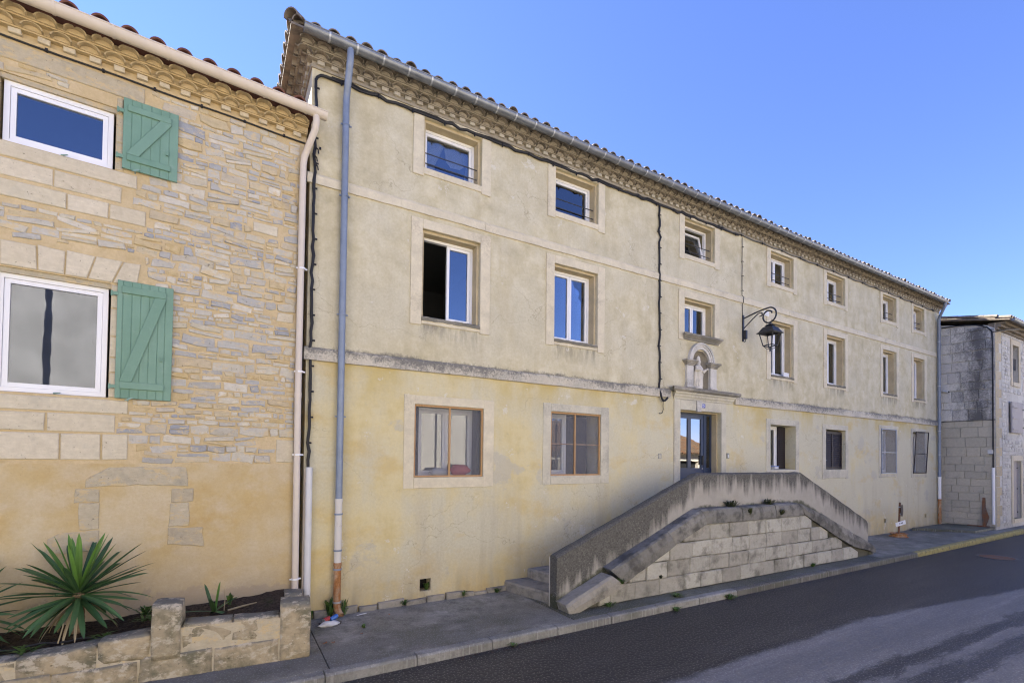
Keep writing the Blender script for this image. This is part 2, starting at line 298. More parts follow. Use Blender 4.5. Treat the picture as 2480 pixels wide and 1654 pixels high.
def mk_glass(name, base, amt):
    mat = bpy.data.materials.new(name); mat.use_nodes = True; t = mat.node_tree; t.nodes.remove(t.nodes['Principled BSDF'])
    tr = t.nodes.new('ShaderNodeBsdfTransparent'); tr.inputs[0].default_value = (*base, 1)
    gl = t.nodes.new('ShaderNodeBsdfGlossy'); gl.inputs['Roughness'].default_value = 0.01; gl.inputs[0].default_value = (0.92, 0.95, 1, 1)
    fr = t.nodes.new('ShaderNodeFresnel'); fr.inputs[0].default_value = 1.5
    mr = t.nodes.new('ShaderNodeMapRange'); mr.inputs[3].default_value = amt; mr.inputs[4].default_value = 1.0
    mx = t.nodes.new('ShaderNodeMixShader')
    t.links.new(fr.outputs[0], mr.inputs[0]); t.links.new(mr.outputs[0], mx.inputs[0])
    t.links.new(tr.outputs[0], mx.inputs[1]); t.links.new(gl.outputs[0], mx.inputs[2])
    t.links.new(mx.outputs[0], t.nodes['Material Output'].inputs[0]); MAT[name] = mat
    # faint waviness of old glass
    g = t.nodes.new('ShaderNodeNewGeometry'); nz = t.nodes.new('ShaderNodeTexNoise'); nz.inputs['Scale'].default_value = 2.2
    bp = t.nodes.new('ShaderNodeBump'); bp.inputs['Strength'].default_value = 0.04; bp.inputs['Distance'].default_value = 0.02
    t.links.new(g.outputs['Position'], nz.inputs['Vector']); t.links.new(nz.outputs[0], bp.inputs['Height']); t.links.new(bp.outputs[0], gl.inputs['Normal'])
mk_glass('glass', (0.70, 0.73, 0.75), 0.13)
mk_glass('glass_door', (0.16, 0.17, 0.18), 0.30)
def mk_screen():
    mat = bpy.data.materials.new('mesh_screen'); mat.use_nodes = True; t = mat.node_tree; b = t.nodes['Principled BSDF']
    b.inputs['Base Color'].default_value = (0.24, 0.245, 0.27, 1); b.inputs['Roughness'].default_value = 0.8
    tr = t.nodes.new('ShaderNodeBsdfTransparent'); mx = t.nodes.new('ShaderNodeMixShader'); mx.inputs[0].default_value = 0.24
    t.links.new(tr.outputs[0], mx.inputs[1]); t.links.new(b.outputs[0], mx.inputs[2])
    t.links.new(mx.outputs[0], t.nodes['Material Output'].inputs[0]); MAT['mesh_screen'] = mat
mk_screen()

def mk_parapet():
    m = M('parapet_plaster', 0.95, 0.1); x, y, z = m.xyz()
    n = m.noise(40, 4, 0.7); k = m.noise(2.2, 6, 0.7); drip = m.noise(1.0, 5, 0.65, m.vec(5.5, 5.5, 0.5))
    base = m.ramp(k, [(0.3, (0.31, 0.29, 0.245)), (0.7, (0.40, 0.375, 0.325))])
    # height of the top edge at this x (piecewise) -> distance below it
    sl = m.rng(x, 4.6, 8.0, 0.83, 2.13); sr = m.rng(x, 11.62, 14.6, 2.13, 0.91)
    top = m.mth('MINIMUM', sl, sr); dd = m.mth('SUBTRACT', top, z)
    f = m.mth('ADD', m.rng(dd, 0.0, 0.62, 0.62, 0.02), m.mth('MULTIPLY', m.mth('SUBTRACT', drip, 0.5), 1.15))
    f = m.mth('ADD', f, m.mth('MULTIPLY', m.mth('SUBTRACT', k, 0.5), 0.5))
    f = m.mth('ADD', f, m.rng(x, 8.0, 6.4, 0.0, 0.42))
    c = m.mix(m.ramp(f, [(0.28, 0.0), (0.55, 0.93)]), base, m.ramp(n, [(0.35, (0.055, 0.053, 0.048)), (0.7, (0.15, 0.145, 0.125))]))
    moss = m.mth('ADD', m.rng(m.mth('SUBTRACT', z, m.mth('SUBTRACT', top, 0.70)), 0.22, 0.0, 0.0, 0.6), m.mth('SUBTRACT', k, 0.55))
    c = m.mix(m.ramp(moss, [(0.34, 0.0), (0.5, 0.85)]), c, (0.06, 0.065, 0.04))
    c = m.mix(m.rng(y, -1.21, -1.19), c, (0.60, 0.56, 0.48))  # inner face coloured paler to bounce light onto the wall behind
    sp = m.ramp(m.vor(26), [(0.16, 1.0), (0.24, 0.0)])
    c = m.mix(m.mth('MULTIPLY', sp, m.ramp(k, [(0.45, 0.0), (0.62, 0.5)])), c, (0.36, 0.345, 0.30))
    m.col(c).bump(m.mth('ADD', n, k), 0.6, 0.012); MAT['parapet_plaster'] = m.m
mk_parapet()

def mk_concrete(name, a, b, green):
    m = M(name, 0.85, 0.3); n = m.noise(22, 6, 0.82); k = m.noise(0.9, 6, 0.65); q = m.noise(3.2, 6, 0.75)
    c = m.ramp(k, [(0.32, a), (0.66, b)])
    c = m.mix(m.ramp(q, [(0.48, 0), (0.66, 0.7)]), c, tuple(v*0.5 for v in a))
    c = m.mix(m.ramp(m.noise(0.75, 6, 0.6, m.vec(0.6, 1.3, 1, (11, 4, 0))), [(0.44, 0.0), (0.58, 0.6)]), c, tuple(v*0.55 for v in a))
    c = m.mix(m.ramp(m.noise(1.3, 6, 0.7, m.vec(1, 1, 1, (5, 8, 2))), [(0.48, 0), (0.66, green)]), c, (0.085, 0.09, 0.045))
    c = m.mix(m.rng(n, 0.38, 0.7, 0, 0.55), c, (0.10, 0.095, 0.085))
    sp = m.ramp(m.vor(24, d2=True), [(0.10, 1.0), (0.2, 0.0)])
    c = m.mix(m.mth('MULTIPLY', sp, 0.4), c, (0.42, 0.41, 0.38))
    m.col(c).rough(m.rng(k, 0.3, 0.7, 0.6, 0.9)).bump(m.mth('ADD', n, m.mth('MULTIPLY', q, 1.5)), 0.45, 0.006); MAT[name] = m.m
mk_concrete('pavement', (0.20, 0.192, 0.16), (0.40, 0.385, 0.335), 0.6)
mk_concrete('pavement_green', (0.115, 0.12, 0.082), (0.215, 0.212, 0.165), 0.85)
mk_concrete('kerb', (0.26, 0.253, 0.225), (0.38, 0.37, 0.335), 0.3)
mk_concrete('kerb_dark', (0.13, 0.125, 0.105), (0.22, 0.21, 0.185), 0.55)
def mk_kyellow():
    m = M('kerb_yellow', 0.8, 0.3); n = m.noise(9, 6, 0.7)
    m.col(m.ramp(n, [(0.34, (0.12, 0.115, 0.09)), (0.48, (0.32, 0.27, 0.095)), (0.7, (0.42, 0.36, 0.14))])).bump(n, 0.4, 0.008); MAT['kerb_yellow'] = m.m
mk_kyellow()

def mk_asphalt():
    m = M('asphalt', 0.9, 0.35); x, y, z = m.xyz()
    fine = m.noise(20, 6, 0.85); gr = m.vor(21, d2=True); k = m.noise(0.7, 5, 0.6, m.vec(0.35, 1.4, 1)); w = m.noise(4.0, 6, 0.72, m.vec(0.7, 1.5, 1))
    # wet strip along the kerb (irregular edge) and two wet wheel tracks
    edge = m.mth('ADD', y, m.mth('MULTIPLY', m.mth('SUBTRACT', w, 0.5), 0.34))
    lim = m.rng(x, 9.0, 16.0, -3.84, -4.75)
    wet = m.rng(m.mth('SUBTRACT', edge, lim), -0.06, 0.05)
    def track(c0, hw, slope):
        d = m.mth('ABSOLUTE', m.mth('SUBTRACT', m.mth('ADD', y, m.mth('MULTIPLY', x, slope)), c0))
        d = m.mth('ADD', d, m.mth('MULTIPLY', m.mth('SUBTRACT', m.noise(3.2, 6, 0.75, m.vec(0.5, 2.2, 1)), 0.5), 0.55))
        return m.rng(d, hw+0.05, hw-0.02)
    t = m.mth('MAXIMUM', track(-4.57, 0.11, 0.045), track(-5.0, 0.13, 0.045))
    wet = m.mth('MAXIMUM', wet, m.mth('MULTIPLY', t, 0.85))
    dry = m.ramp(k, [(0.3, (0.20, 0.19, 0.175)), (0.7, (0.285, 0.272, 0.252))])
    dry = m.mix(m.rng(fine, 0.35, 0.68, 0, 0.6), dry, (0.085, 0.085, 0.09))
    wc = m.ramp(k, [(0.3, (0.034, 0.032, 0.029)), (0.7, (0.056, 0.051, 0.045))])
    dust = m.ramp(m.noise(1.0, 5, 0.6, m.vec(0.25, 2.6, 1, (3, 1, 0))), [(0.52, 0), (0.7, 0.5)])
    wc = m.mix(dust, wc, (0.105, 0.092, 0.075)); wc = m.mix(m.ramp(m.noise(2.2, 6, 0.75, m.vec(0.5, 1.6, 1)), [(0.5, 0.0), (0.7, 0.5)]), wc, (0.085, 0.08, 0.075))
    wc = m.mix(m.rng(fine, 0.4, 0.68, 0, 0.6), wc, (0.014, 0.014, 0.015)); sp = m.ramp(gr, [(0.10, 1.0), (0.20, 0.0)])
    wc = m.mix(m.mth('MULTIPLY', sp, 0.8), wc, (0.22, 0.205, 0.175))
    dry = m.mix(m.mth('MULTIPLY', sp, 0.6), dry, (0.38, 0.37, 0.35))
    lw = m.noise(1.0, 6, 0.7, m.vec(0.16, 2.2, 1, (8, 4, 0)))
    dry = m.mix(m.ramp(lw, [(0.42, 0.45), (0.58, 0.0)]), dry, (0.115, 0.113, 0.115)); dry = m.mix(m.ramp(lw, [(0.56, 0.0), (0.72, 0.5)]), dry, (0.33, 0.32, 0.31))
    # the centre seam of the two road halves
    sm = m.ramp(m.mth('ABSOLUTE', m.mth('ADD', m.mth('ADD', y, 4.07), m.mth('MULTIPLY', m.mth('SUBTRACT', m.noise(2.5), 0.5), 0.08))), [(0.012, 1.0), (0.03, 0.0)])
    dry = m.mix(m.mth('MULTIPLY', sm, 0.22), dry, (0.25, 0.24, 0.23))
    m.col(m.mix(wet, dry, wc)).rough(m.rng(wet, 0, 1, 0.9, 0.55))
    m.bump(m.mth('ADD', fine, m.mth('MULTIPLY', gr, 1.5)), 0.6, 0.006); MAT['asphalt'] = m.m
mk_asphalt()
simple('earth_ground', (0.16, 0.14, 0.10), 0.95, 0.1, var=0.3, sc=0.3)
def mk_soil():
    m = M('soil', 0.95, 0.1); n = m.noise(30, 6, 0.75); k = m.noise(3, 5, 0.6)
    c = m.ramp(n, [(0.34, (0.022, 0.017, 0.013)), (0.66, (0.115, 0.088, 0.064))])
    c = m.mix(m.ramp(k, [(0.55, 0), (0.7, 0.5)]), c, (0.05, 0.065, 0.022)); c = m.mix(m.ramp(m.vor(70), [(0.08, 0.8), (0.14, 0)]), c, (0.2, 0.17, 0.13))
    m.col(c).bump(n, 1.0, 0.03); MAT['soil'] = m.m
mk_soil()
def mk_leaf(name, a, b, tip=None):
    m = M(name, 0.5, 0.45); r = m.rand(); n = m.noise(12, 4)
    c = m.mix(r, a, b); c = m.mix(m.rng(n, 0.3, 0.8, 0, 0.35), c, tuple(v*0.55 for v in a))
    m.col(c); MAT[name] = m.m
mk_leaf('yucca_leaf', (0.035, 0.09, 0.032), (0.085, 0.165, 0.055))
mk_leaf('yucca_young', (0.10, 0.22, 0.03), (0.15, 0.30, 0.05))
mk_leaf('weed', (0.04, 0.085, 0.015), (0.09, 0.16, 0.03))
mk_leaf('moss', (0.03, 0.04, 0.012), (0.055, 0.065, 0.02))
mk_leaf('dry_leaf', (0.30, 0.24, 0.13), (0.40, 0.33, 0.20))
mk_leaf('fallen', (0.30, 0.085, 0.03), (0.38, 0.15, 0.05))
mk_leaf('tree_leaf', (0.035, 0.06, 0.02), (0.06, 0.09, 0.03))
simple('trunk', (0.17, 0.125, 0.08), 0.9, 0.1, var=0.35, sc=30, bump=0.8)
simple('cream_wall', (0.78, 0.70, 0.56), 0.9, 0.1, var=0.08, sc=0.8)
simple('grey_render', (0.27, 0.26, 0.25), 0.9, 0.1, var=0.15, sc=1.2)
simple('barn_wall', (0.60, 0.53, 0.42), 0.9, 0.1, var=0.25, sc=2.5)
simple('dark_opening', (0.02, 0.02, 0.02), 0.8, 0.2)
simple('alu', (0.6, 0.6, 0.62), 0.3, 0.5, 0.8, var=0.1)

# ------------------------------------------------------------------ mesh helper
class MB:
    def __init__(s): s.v = []; s.f = []
    def add(s, vs, fs):
        o = len(s.v); s.v += [tuple(p) for p in vs]; s.f += [tuple(i+o for i in f) for f in fs]; return s
    def box(s, x0, x1, y0, y1, z0, z1):
        v = [(x, y, z) for z in (z0, z1) for y in (y0, y1) for x in (x0, x1)]
        return s.add(v, [(0, 2, 3, 1), (4, 5, 7, 6), (0, 1, 5, 4), (2, 6, 7, 3), (0, 4, 6, 2), (1, 3, 7, 5)])
    def cbox(s, x0, x1, y0, y1, z0, z1, c=0.008, j=0.0, r=rnd):
        """box chamfered on its front (-y) side, with jittered outline"""
        def q(): return r.uniform(-j, j)
        o = [(x0+q(), z0+q()), (x1+q(), z0+q()), (x1+q(), z1+q()), (x0+q(), z1+q())]
        cx, cz = (x0+x1)/2, (z0+z1)/2
        inn = [(a+(c if a < cx else -c), b+(c if b < cz else -c)) for a, b in o]
        v = [(a, y1, b) for a, b in o]+[(a, y0+c, b) for a, b in o]+[(a, y0, b) for a, b in inn]
        f = [(3, 2, 1, 0), (8, 9, 10, 11)]
        for i in range(4):
            k = (i+1) % 4; f += [(i, k, 4+k, 4+i), (4+i, 4+k, 8+k, 8+i)]
        return s.add(v, f)
    def poly(s, pts, y0, y1, c=0.0):
        """polygon (x,z) counter-clockwise seen from -y, extruded y0 (front) to y1"""
        n = len(pts); cx = sum(p[0] for p in pts)/n; cz = sum(p[1] for p in pts)/n
        v = [(a, y1, b) for a, b in pts]; f = [tuple(range(n-1, -1, -1))]
        if c:
            v += [(a, y0+c, b) for a, b in pts]
            inn = []
            for i in range(n):
                p = Vector(pts[i]); a = Vector(pts[i-1])-p; b = Vector(pts[(i+1) % n])-p
                if a.length > 1e-6 and b.length > 1e-6:
                    d = (a.normalized()+b.normalized()); 
                    d = d.normalized() if d.length > 0.05 else Vector((cx, cz))-p
                    if d.dot(Vector((cx, cz))-p) < 0: d = -d
                    d = d.normalized()
                else: d = Vector((0, 0))
                inn.append(p+d*c*1.3)
            v += [(p.x, y0, p.y) for p in inn]
            for i in range(n):
                k = (i+1) % n; f += [(i, k, n+k, n+i), (n+i, n+k, 2*n+k, 2*n+i)]
            f.append(tuple(range(2*n, 3*n)))
        else:
            v += [(a, y0, b) for a, b in pts]
            for i in range(n):
                k = (i+1) % n; f.append((i, k, n+k, n+i))
            f.append(tuple(range(n, 2*n)))
        return s.add(v, f)
    def tube(s, pts, r, n=8, caps=True, hollow=False):
        pts = [Vector(p) for p in pts]; rs = r if isinstance(r, (list, tuple)) else [r]*len(pts)
        t0 = (pts[1]-pts[0]).normalized(); a = Vector((0, 0, 1)) if abs(t0.z) < 0.9 else Vector((1, 0, 0))
        nrm = t0.cross(a).normalized(); o = len(s.v); L = len(pts)
        for i, p in enumerate(pts):
            t = ((pts[min(i+1, L-1)]-pts[i]).normalized()+(pts[i]-pts[max(i-1, 0)]).normalized())
            t = t.normalized() if t.length > 1e-6 else t0
            nrm = (nrm-t*nrm.dot(t)).normalized(); b = t.cross(nrm)
            k = 1.0
            if 0 < i < L-1:
                cs = max(-0.99, min(1, (pts[i+1]-pts[i]).normalized().dot((pts[i]-pts[i-1]).normalized())))
                k = 1/max(0.6, math.sqrt((1+cs)/2))
            for q in range(n):
                an = 2*math.pi*q/n; s.v.append(tuple(p+(nrm*math.cos(an)+b*math.sin(an))*rs[i]*(k if L < 12 else 1)))
        for i in range(L-1):
            for q in range(n):
                k = (q+1) % n; s.f.append((o+i*n+q, o+i*n+k, o+(i+1)*n+k, o+(i+1)*n+q))
        if caps:
            s.f.append(tuple(o+q for q in range(n-1, -1, -1))); s.f.append(tuple(o+(L-1)*n+q for q in range(n)))
        return s
    def lathe(s, prof, c=(0, 0, 0), n=20, ex=1.0, ey=1.0, fold=None):
        o = len(s.v)
        for r, z in prof:
            for q in range(n):
                a = 2*math.pi*q/n; k = r*(fold(a, z) if fold else 1)
                s.v.append((c[0]+k*ex*math.cos(a), c[1]+k*ey*math.sin(a), c[2]+z))
        for i in range(len(prof)-1):
            for q in range(n):
                k = (q+1) % n; s.f.append((o+i*n+q, o+i*n+k, o+(i+1)*n+k, o+(i+1)*n+q))
        s.f.append(tuple(o+q for q in range(n-1, -1, -1))); s.f.append(tuple(o+(len(prof)-1)*n+q for q in range(n)))
        return s
    def halftube(s, x0, x1, y, z, r, th, n=10, a0=180, a1=360, axis='x', taper=1.0):
        """half shell along an axis; angles in the plane perpendicular to it"""
        o = len(s.v)
        for e, rr in ((x0, r), (x1, r*taper)):
            for rad in (rr, rr-th):
                for q in range(n+1):
                    a = R(a0+(a1-a0)*q/n); c, d = rad*math.cos(a), rad*math.sin(a)
                    s.v.append((e, y+c, z+d) if axis == 'x' else (y+c, e, z+d))
        m = n+1
        for q in range(n):
            s.f += [(o+q, o+q+1, o+2*m+q+1, o+2*m+q), (o+m+q+1, o+m+q, o+3*m+q, o+3*m+q+1),
                    (o+q+1, o+q, o+m+q, o+m+q+1), (o+2*m+q, o+2*m+q+1, o+3*m+q+1, o+3*m+q)]
        for q in (0, n): s.f.append((o+q, o+2*m+q, o+3*m+q, o+m+q))
        return s
    def mesh(s, name, mat, smooth=False):
        me = bpy.data.meshes.new(name); me.from_pydata(s.v, [], s.f); me.update()
        bm = bmesh.new(); bm.from_mesh(me); bmesh.ops.recalc_face_normals(bm, faces=bm.faces); bm.to_mesh(me); bm.free()
        if mat: me.materials.append(MAT[mat])
        if smooth:
            me.polygons.foreach_set('use_smooth', [True]*len(me.polygons))
            try: me.set_sharp_from_angle(angle=R(40))
            except Exception: pass
        return me
    def build(s, name, mat, parent=None, smooth=False, kind=None):
        return place(s.mesh(name, mat, smooth), name, parent, kind=kind)

def place(me, name, parent=None, loc=None, rot=None, scale=None, kind=None, label=None):
    o = bpy.data.objects.new(name, me); COL.objects.link(o)
    if parent is not None:
        o.parent = parent
        base = parent.get('_off'); b = Vector(base) if base is not None else Vector((0, 0, 0))
        o.location = b + Vector(loc or (0, 0, 0))
    elif loc: o.location = loc
    if rot: o.rotation_euler = rot
    if scale: o.scale = scale
    if kind: o['kind'] = kind
    if label: o['label'] = label
    return o
def thing(name, label, cat, loc, rz=0.0, group=None, local=False):
    """Empty at the thing's base. Parts are given in world coordinates unless local."""
    o = bpy.data.objects.new(name, None); COL.objects.link(o); o.location = loc; o.rotation_euler = (0, 0, rz)
    o.empty_display_size = 0.2
    o['label'] = label; o['category'] = cat
    if group: o['group'] = group
    o['_off'] = (0.0, 0.0, 0.0) if local else tuple(-c for c in loc)
    return o
def tag(o, label, cat, group=None):
    o['label'] = label; o['category'] = cat
    if group: o['group'] = group
    return o
def struct(mb, name, mat):
    o = mb.build(name, mat); o['kind'] = 'structure'; return o
def arc(cx, cy, r, a0, a1, n):
    return [(cx+r*math.cos(R(a0+(a1-a0)*i/n)), cy+r*math.sin(R(a0+(a1-a0)*i/n))) for i in range(n+1)]

def wall_cells(mb, x0, x1, z0, z1, ops, y, yb, top=None):
    """front sheet with rectangular openings, reveals to yb"""
    xs = sorted({x0, x1, *[o[0] for o in ops], *[o[1] for o in ops]}); zs = sorted({z0, z1, *[o[2] for o in ops], *[o[3] for o in ops]})
    for yy in (y, yb):
        for i in range(len(xs)-1):
            for j in range(len(zs)-1):
                cx, cz = (xs[i]+xs[i+1])/2, (zs[j]+zs[j+1])/2
                if any(o[0] < cx < o[1] and o[2] < cz < o[3] for o in ops): continue
                mb.add([(xs[i], yy, zs[j]), (xs[i+1], yy, zs[j]), (xs[i+1], yy, zs[j+1]), (xs[i], yy, zs[j+1])], [(0, 1, 2, 3)])
    for a, b, c, d in ops:
        mb.add([(a, y, c), (b, y, c), (b, y, d), (a, y, d), (a, yb, c), (b, yb, c), (b, yb, d), (a, yb, d)],
               [(0, 1, 5, 4), (1, 2, 6, 5), (2, 3, 7, 6), (3, 0, 4, 7)])
def raw_build(mb, name, mat, parent):
    me = bpy.data.meshes.new(name); me.from_pydata(mb.v, [], mb.f); me.update(); me.materials.append(MAT[mat])
    return place(me, name, parent)
def ring(mb, x0, x1, z0, z1, w, y0, y1, wb=None):
    wb = w if wb is None else wb
    mb.box(x0, x0+w, y0, y1, z0, z1); mb.box(x1-w, x1, y0, y1, z0, z1)
    mb.box(x0+w, x1-w, y0, y1, z0, z0+wb); mb.box(x0+w, x1-w, y0, y1, z1-w, z1)

# ================================================================== SETTING
struct(MB().box(-150, 250, -160, 160, -1.0, -0.16), 'ground', 'earth_ground')
struct(MB().box(-60, 120, -8.6, -2.045, -0.5, -0.12), 'road', 'asphalt')
struct(MB().box(-60, 120, -13.2, -8.6, -0.5, -0.004), 'far_pavement', 'kerb')
pav = struct(MB().box(-40, 60, -1.93, 0.5, -0.5, -0.05), 'pavement', 'pavement')
# concrete slabs with open joints
jx = [-8.0, -5.2, -2.4, 1.09, 4.56, 7.6, 10.9, 14.3, 17.4, 20.6, 23.6, 26.8, 30.0]
for i in range(len(jx)-1):
    a, b = jx[i]+0.006, jx[i+1]-0.006
    me = MB(); z = 0.0 + rnd.uniform(-0.003, 0.003)
    me.add([(a, -1.905, -0.06), (b, -1.905, -0.06), (b, 0.2, -0.06), (a, 0.2, -0.06), (a, -1.905, z-0.006), (b, -1.905, z-0.006), (b, 0.2, z), (a, 0.2, z),
            (a+0.008, -1.897, z), (b-0.008, -1.897, z), (b-0.008, 0.2, z+0.001), (a+0.008, 0.2, z+0.001)],
           [(0, 1, 5, 4), (1, 2, 6, 5), (3, 0, 4, 7), (4, 5, 9, 8), (5, 6, 10, 9), (7, 4, 8, 11), (8, 9, 10, 11)])
    me.build('slab', 'pavement_green' if jx[i] >= 4 and jx[i] < 14 else 'pavement', pav)
# raised doorstep slab by the far house
m_ = MB(); pl = [(20.9, -0.12), (22.2, -1.45), (24.6, -1.45), (24.6, -0.12)]
m_.add([(x, y, 0.005) for x, y in pl]+[(x, y, 0.085) for x, y in pl], [(3, 2, 1, 0), (4, 5, 6, 7), (0, 1, 5, 4), (1, 2, 6, 5), (2, 3, 7, 6), (3, 0, 4, 7)])
m_.build('slab', 'pavement_green', pav)
# kerb stones
kx = [-6.2, -5.15, -4.1, -3.1, -2.1, -1.05, 0.0, 1.02, 2.07, 3.1, 4.16, 5.17, 6.18, 7.2, 8.25, 9.3, 10.35, 11.4, 12.45, 13.5, 14.6, 15.95, 17.0, 18.05, 19.1, 20.15, 21.2, 22.25, 23.3, 24.4, 25.5, 26.6, 27.7, 28.8]
for i in range(len(kx)-1):
    a, b = kx[i]+0.005, kx[i+1]-0.005; j = rnd.uniform(-0.006, 0.006); t = rnd.uniform(-0.004, 0.003)
    yk = -2.045+j if kx[i] < 15 else -2.045+0.012*(kx[i]-15)+j
    mat = 'kerb_yellow' if 15.9 <= kx[i] < 24.5 else ('kerb_dark' if 7.5 < kx[i] < 15.9 else 'kerb')
    m_ = MB(); pr = [(yk, -0.3), (yk, -0.025), (yk+0.022, t-0.002), (yk+0.13, t+0.002), (yk+0.138, -0.01), (yk+0.138, -0.3)]
    n = len(pr); v = []
    for xx, k in ((a, 0.006), (a+0.008, 0), (b-0.008, 0), (b, 0.006)): v += [(xx, y+(k if q < 3 else 0), z-k) for q, (y, z) in enumerate(pr)]
    f = [tuple(range(n)), tuple(3*n+q for q in range(n-1, -1, -1))]
    for q3 in range(3):
        for q in range(n): k = (q+1) % n; f.append((q3*n+q, q3*n+k, (q3+1)*n+k, (q3+1)*n+q))
    m_.add(v, f); m_.build('kerb_stone', mat, pav)

# ================================================================== MAIN HOUSE
X0, X1, ZW = 1.03, 23.72, 8.17
H = thing('yellow_house', 'long three-storey plastered house, beige above and yellow below, with grey tiled eaves', 'house', (12.0, 0, 0))
cs = [3.33, 6.03, 9.75, 13.18, 16.03, 19.56, 21.88]
hs = [0.725, 0.725, 0.725, 0.72, 0.70, 0.67, 0.63]
ho = [0.54, 0.545, 0.545, 0.545, 0.535, 0.50, 0.46]
T = [(c-h, c+h, 7.22, 8.075) for c, h in zip(cs, ho)]
Mi = [(c-h, c+h, 4.72, 6.195) for c, h in zip(cs, ho)]; Mi[2] = (9.21, 10.30, 5.35, 6.19)
G = [(2.70, 3.98, 2.05, 3.26), (5.44, 6.70, 2.05, 3.30), (9.08, 10.56, 1.20, 3.55), (12.63, 13.84, 2.15, 3.365), (15.425, 16.58, 2.155, 3.35), (18.92, 19.94, 2.03, 3.50), (21.32, 22.33, 2.02, 3.49)]
VENT = [(2.84, 3.03, 0.175, 0.375), (19.11, 19.26, 0.35, 0.49), (22.31, 22.47, 0.37, 0.51)]
NI = (9.48, 10.08, 4.082, 4.995)
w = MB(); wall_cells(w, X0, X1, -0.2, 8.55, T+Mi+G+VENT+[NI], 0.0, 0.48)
# side and back walls, solid
for a, b, c, d in ((X0, X0, 0.0, 9.0), (X1, X1, 0.0, 9.0)): w.add([(a, c, -0.2), (a, d, -0.2), (a, d, 8.55), (a, c, 8.55)], [(0, 1, 2, 3)])
w.add([(X0, 9, -0.2), (X1, 9, -0.2), (X1, 9, 8.55), (X0, 9, 8.55)], [(0, 1, 2, 3)])
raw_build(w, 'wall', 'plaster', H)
# inside: floors, partitions so that each room is closed and dim
i_ = MB()
for z in (1.1, 3.9, 6.55, 8.45): i_.box(X0+0.02, X1-0.02, 0.482, 8.98, z-0.1, z)
i_.build('floor_slab', 'interior', H)
i_ = MB(); i_.box(X0+0.05, X1-0.05, 3.6, 3.7, 1.101, 8.34)
for x in (4.7, 7.8, 11.6, 14.7, 17.8, 20.7): i_.box(x-0.05, x+0.05, 0.485, 3.59, 1.102, 8.338)
i_.build('partition', 'interior', H)
for v in VENT: MB().box(v[0]-0.02, v[1]+0.02, 0.2, 0.3, v[2]-0.02, v[3]+0.02).build('vent_back', 'dark_opening', H)

def surround(win, x0, x1, z0, z1, o, mat='trim', y=-0.022, ears=0.035):
    s = MB(); a, b, c, d = o
    s.cbox(x0, a, y, 0.004, z0, z1, 0.006, 0.004); s.cbox(b, x1, y, 0.004, z0, z1, 0.006, 0.004)
    s.cbox(a, b, y, 0.003, d, z1-0.001, 0.006, 0.003)
    s.cbox(a, b, y+0.001, 0.003, z0+ears, c, 0.006, 0.003)
    return s.build('surround', mat, win)
def rebate(win, o, w=0.045, y0=0.055, y1=0.30):
    a, b, c, d = o; s = MB()
    s.box(a-0.002, a+w, y0, y1, c, d); s.box(b-w, b+0.002, y0, y1, c, d); s.box(a+w, b-w, y0, y1, d-w, d+0.002)
    return s.build('reveal', 'reveal', win)
def sill(win, o, mat='sill_stone', y=-0.035, z=None, h=0.05, ov=0.0):
    a, b, c, d = o; s = MB(); n = 14
    # worn top edge
    v = []; f = []
    for i in range(n+1):
        x = a-ov+(b-a+2*ov)*i/n; k = rnd.uniform(-0.010, 0.004)
        v += [(x, y+rnd.uniform(-0.004, 0.006), c-0.065+rnd.uniform(-0.006, 0.008)), (x, y+rnd.uniform(-0.003, 0.005), c-0.012+k), (x, y+0.03, c+0.006+k*0.5), (x, 0.24, c+0.016), (x, 0.24, c-0.06)]
    for i in range(n):
        for q in range(4): f.append((i*5+q, i*5+q+1, i*5+5+q+1, i*5+5+q))
        f.append((i*5+4, i*5, i*5+5, i*5+9))
    f += [(0, 1, 2, 3, 4), tuple(n*5+q for q in (4, 3, 2, 1, 0))]
    s.add(v, f); return s.build('sill', mat, win)
def pvc(house, o, y=0.22, w=0.045, leaves=2, open_left=False, glass='glass', mat='pvc_white', fr=0.042, name='window', ztop=None):
    a, b, c, d = o[0]+w, o[1]-w, o[2]+0.012, o[3]-w
    f = MB(); ring(f, a, b, c, d, fr, y, y+0.07); win = f.build(name, mat, house)
    a2, b2, c2, d2 = a+fr, b-fr, c+fr, d-fr; sw = (b2-a2)/leaves; sf = 0.048
    for k in range(leaves):
        if open_left and k == 0: continue
        x0, x1 = a2+sw*k+0.003, a2+sw*(k+1)-0.003
        s = MB(); ring(s, x0, x1, c2+0.003, d2-0.003, sf, y+0.012, y+0.06); s.build('sash', mat, win)
        p = MB(); p.box(x0+sf-0.005, x1-sf+0.005, y+0.034, y+0.040, c2+sf-0.002, d2-sf+0.002); p.build('pane', glass, win)
        if leaves == 2:
            g = MB(); 
            if k == 0: g.box(x1-0.004, x1+0.028, y+0.002, y+0.011, c2+0.02, d2-0.02); g.build('astragal', mat, win)
    return win
def bars(win, o):
    for z in (7.365, 7.54):
        MB().tube([(o[0]-0.01, 0.10, z), (o[1]+0.01, 0.10, z)], 0.0095, 8).build('bar', 'iron', win)

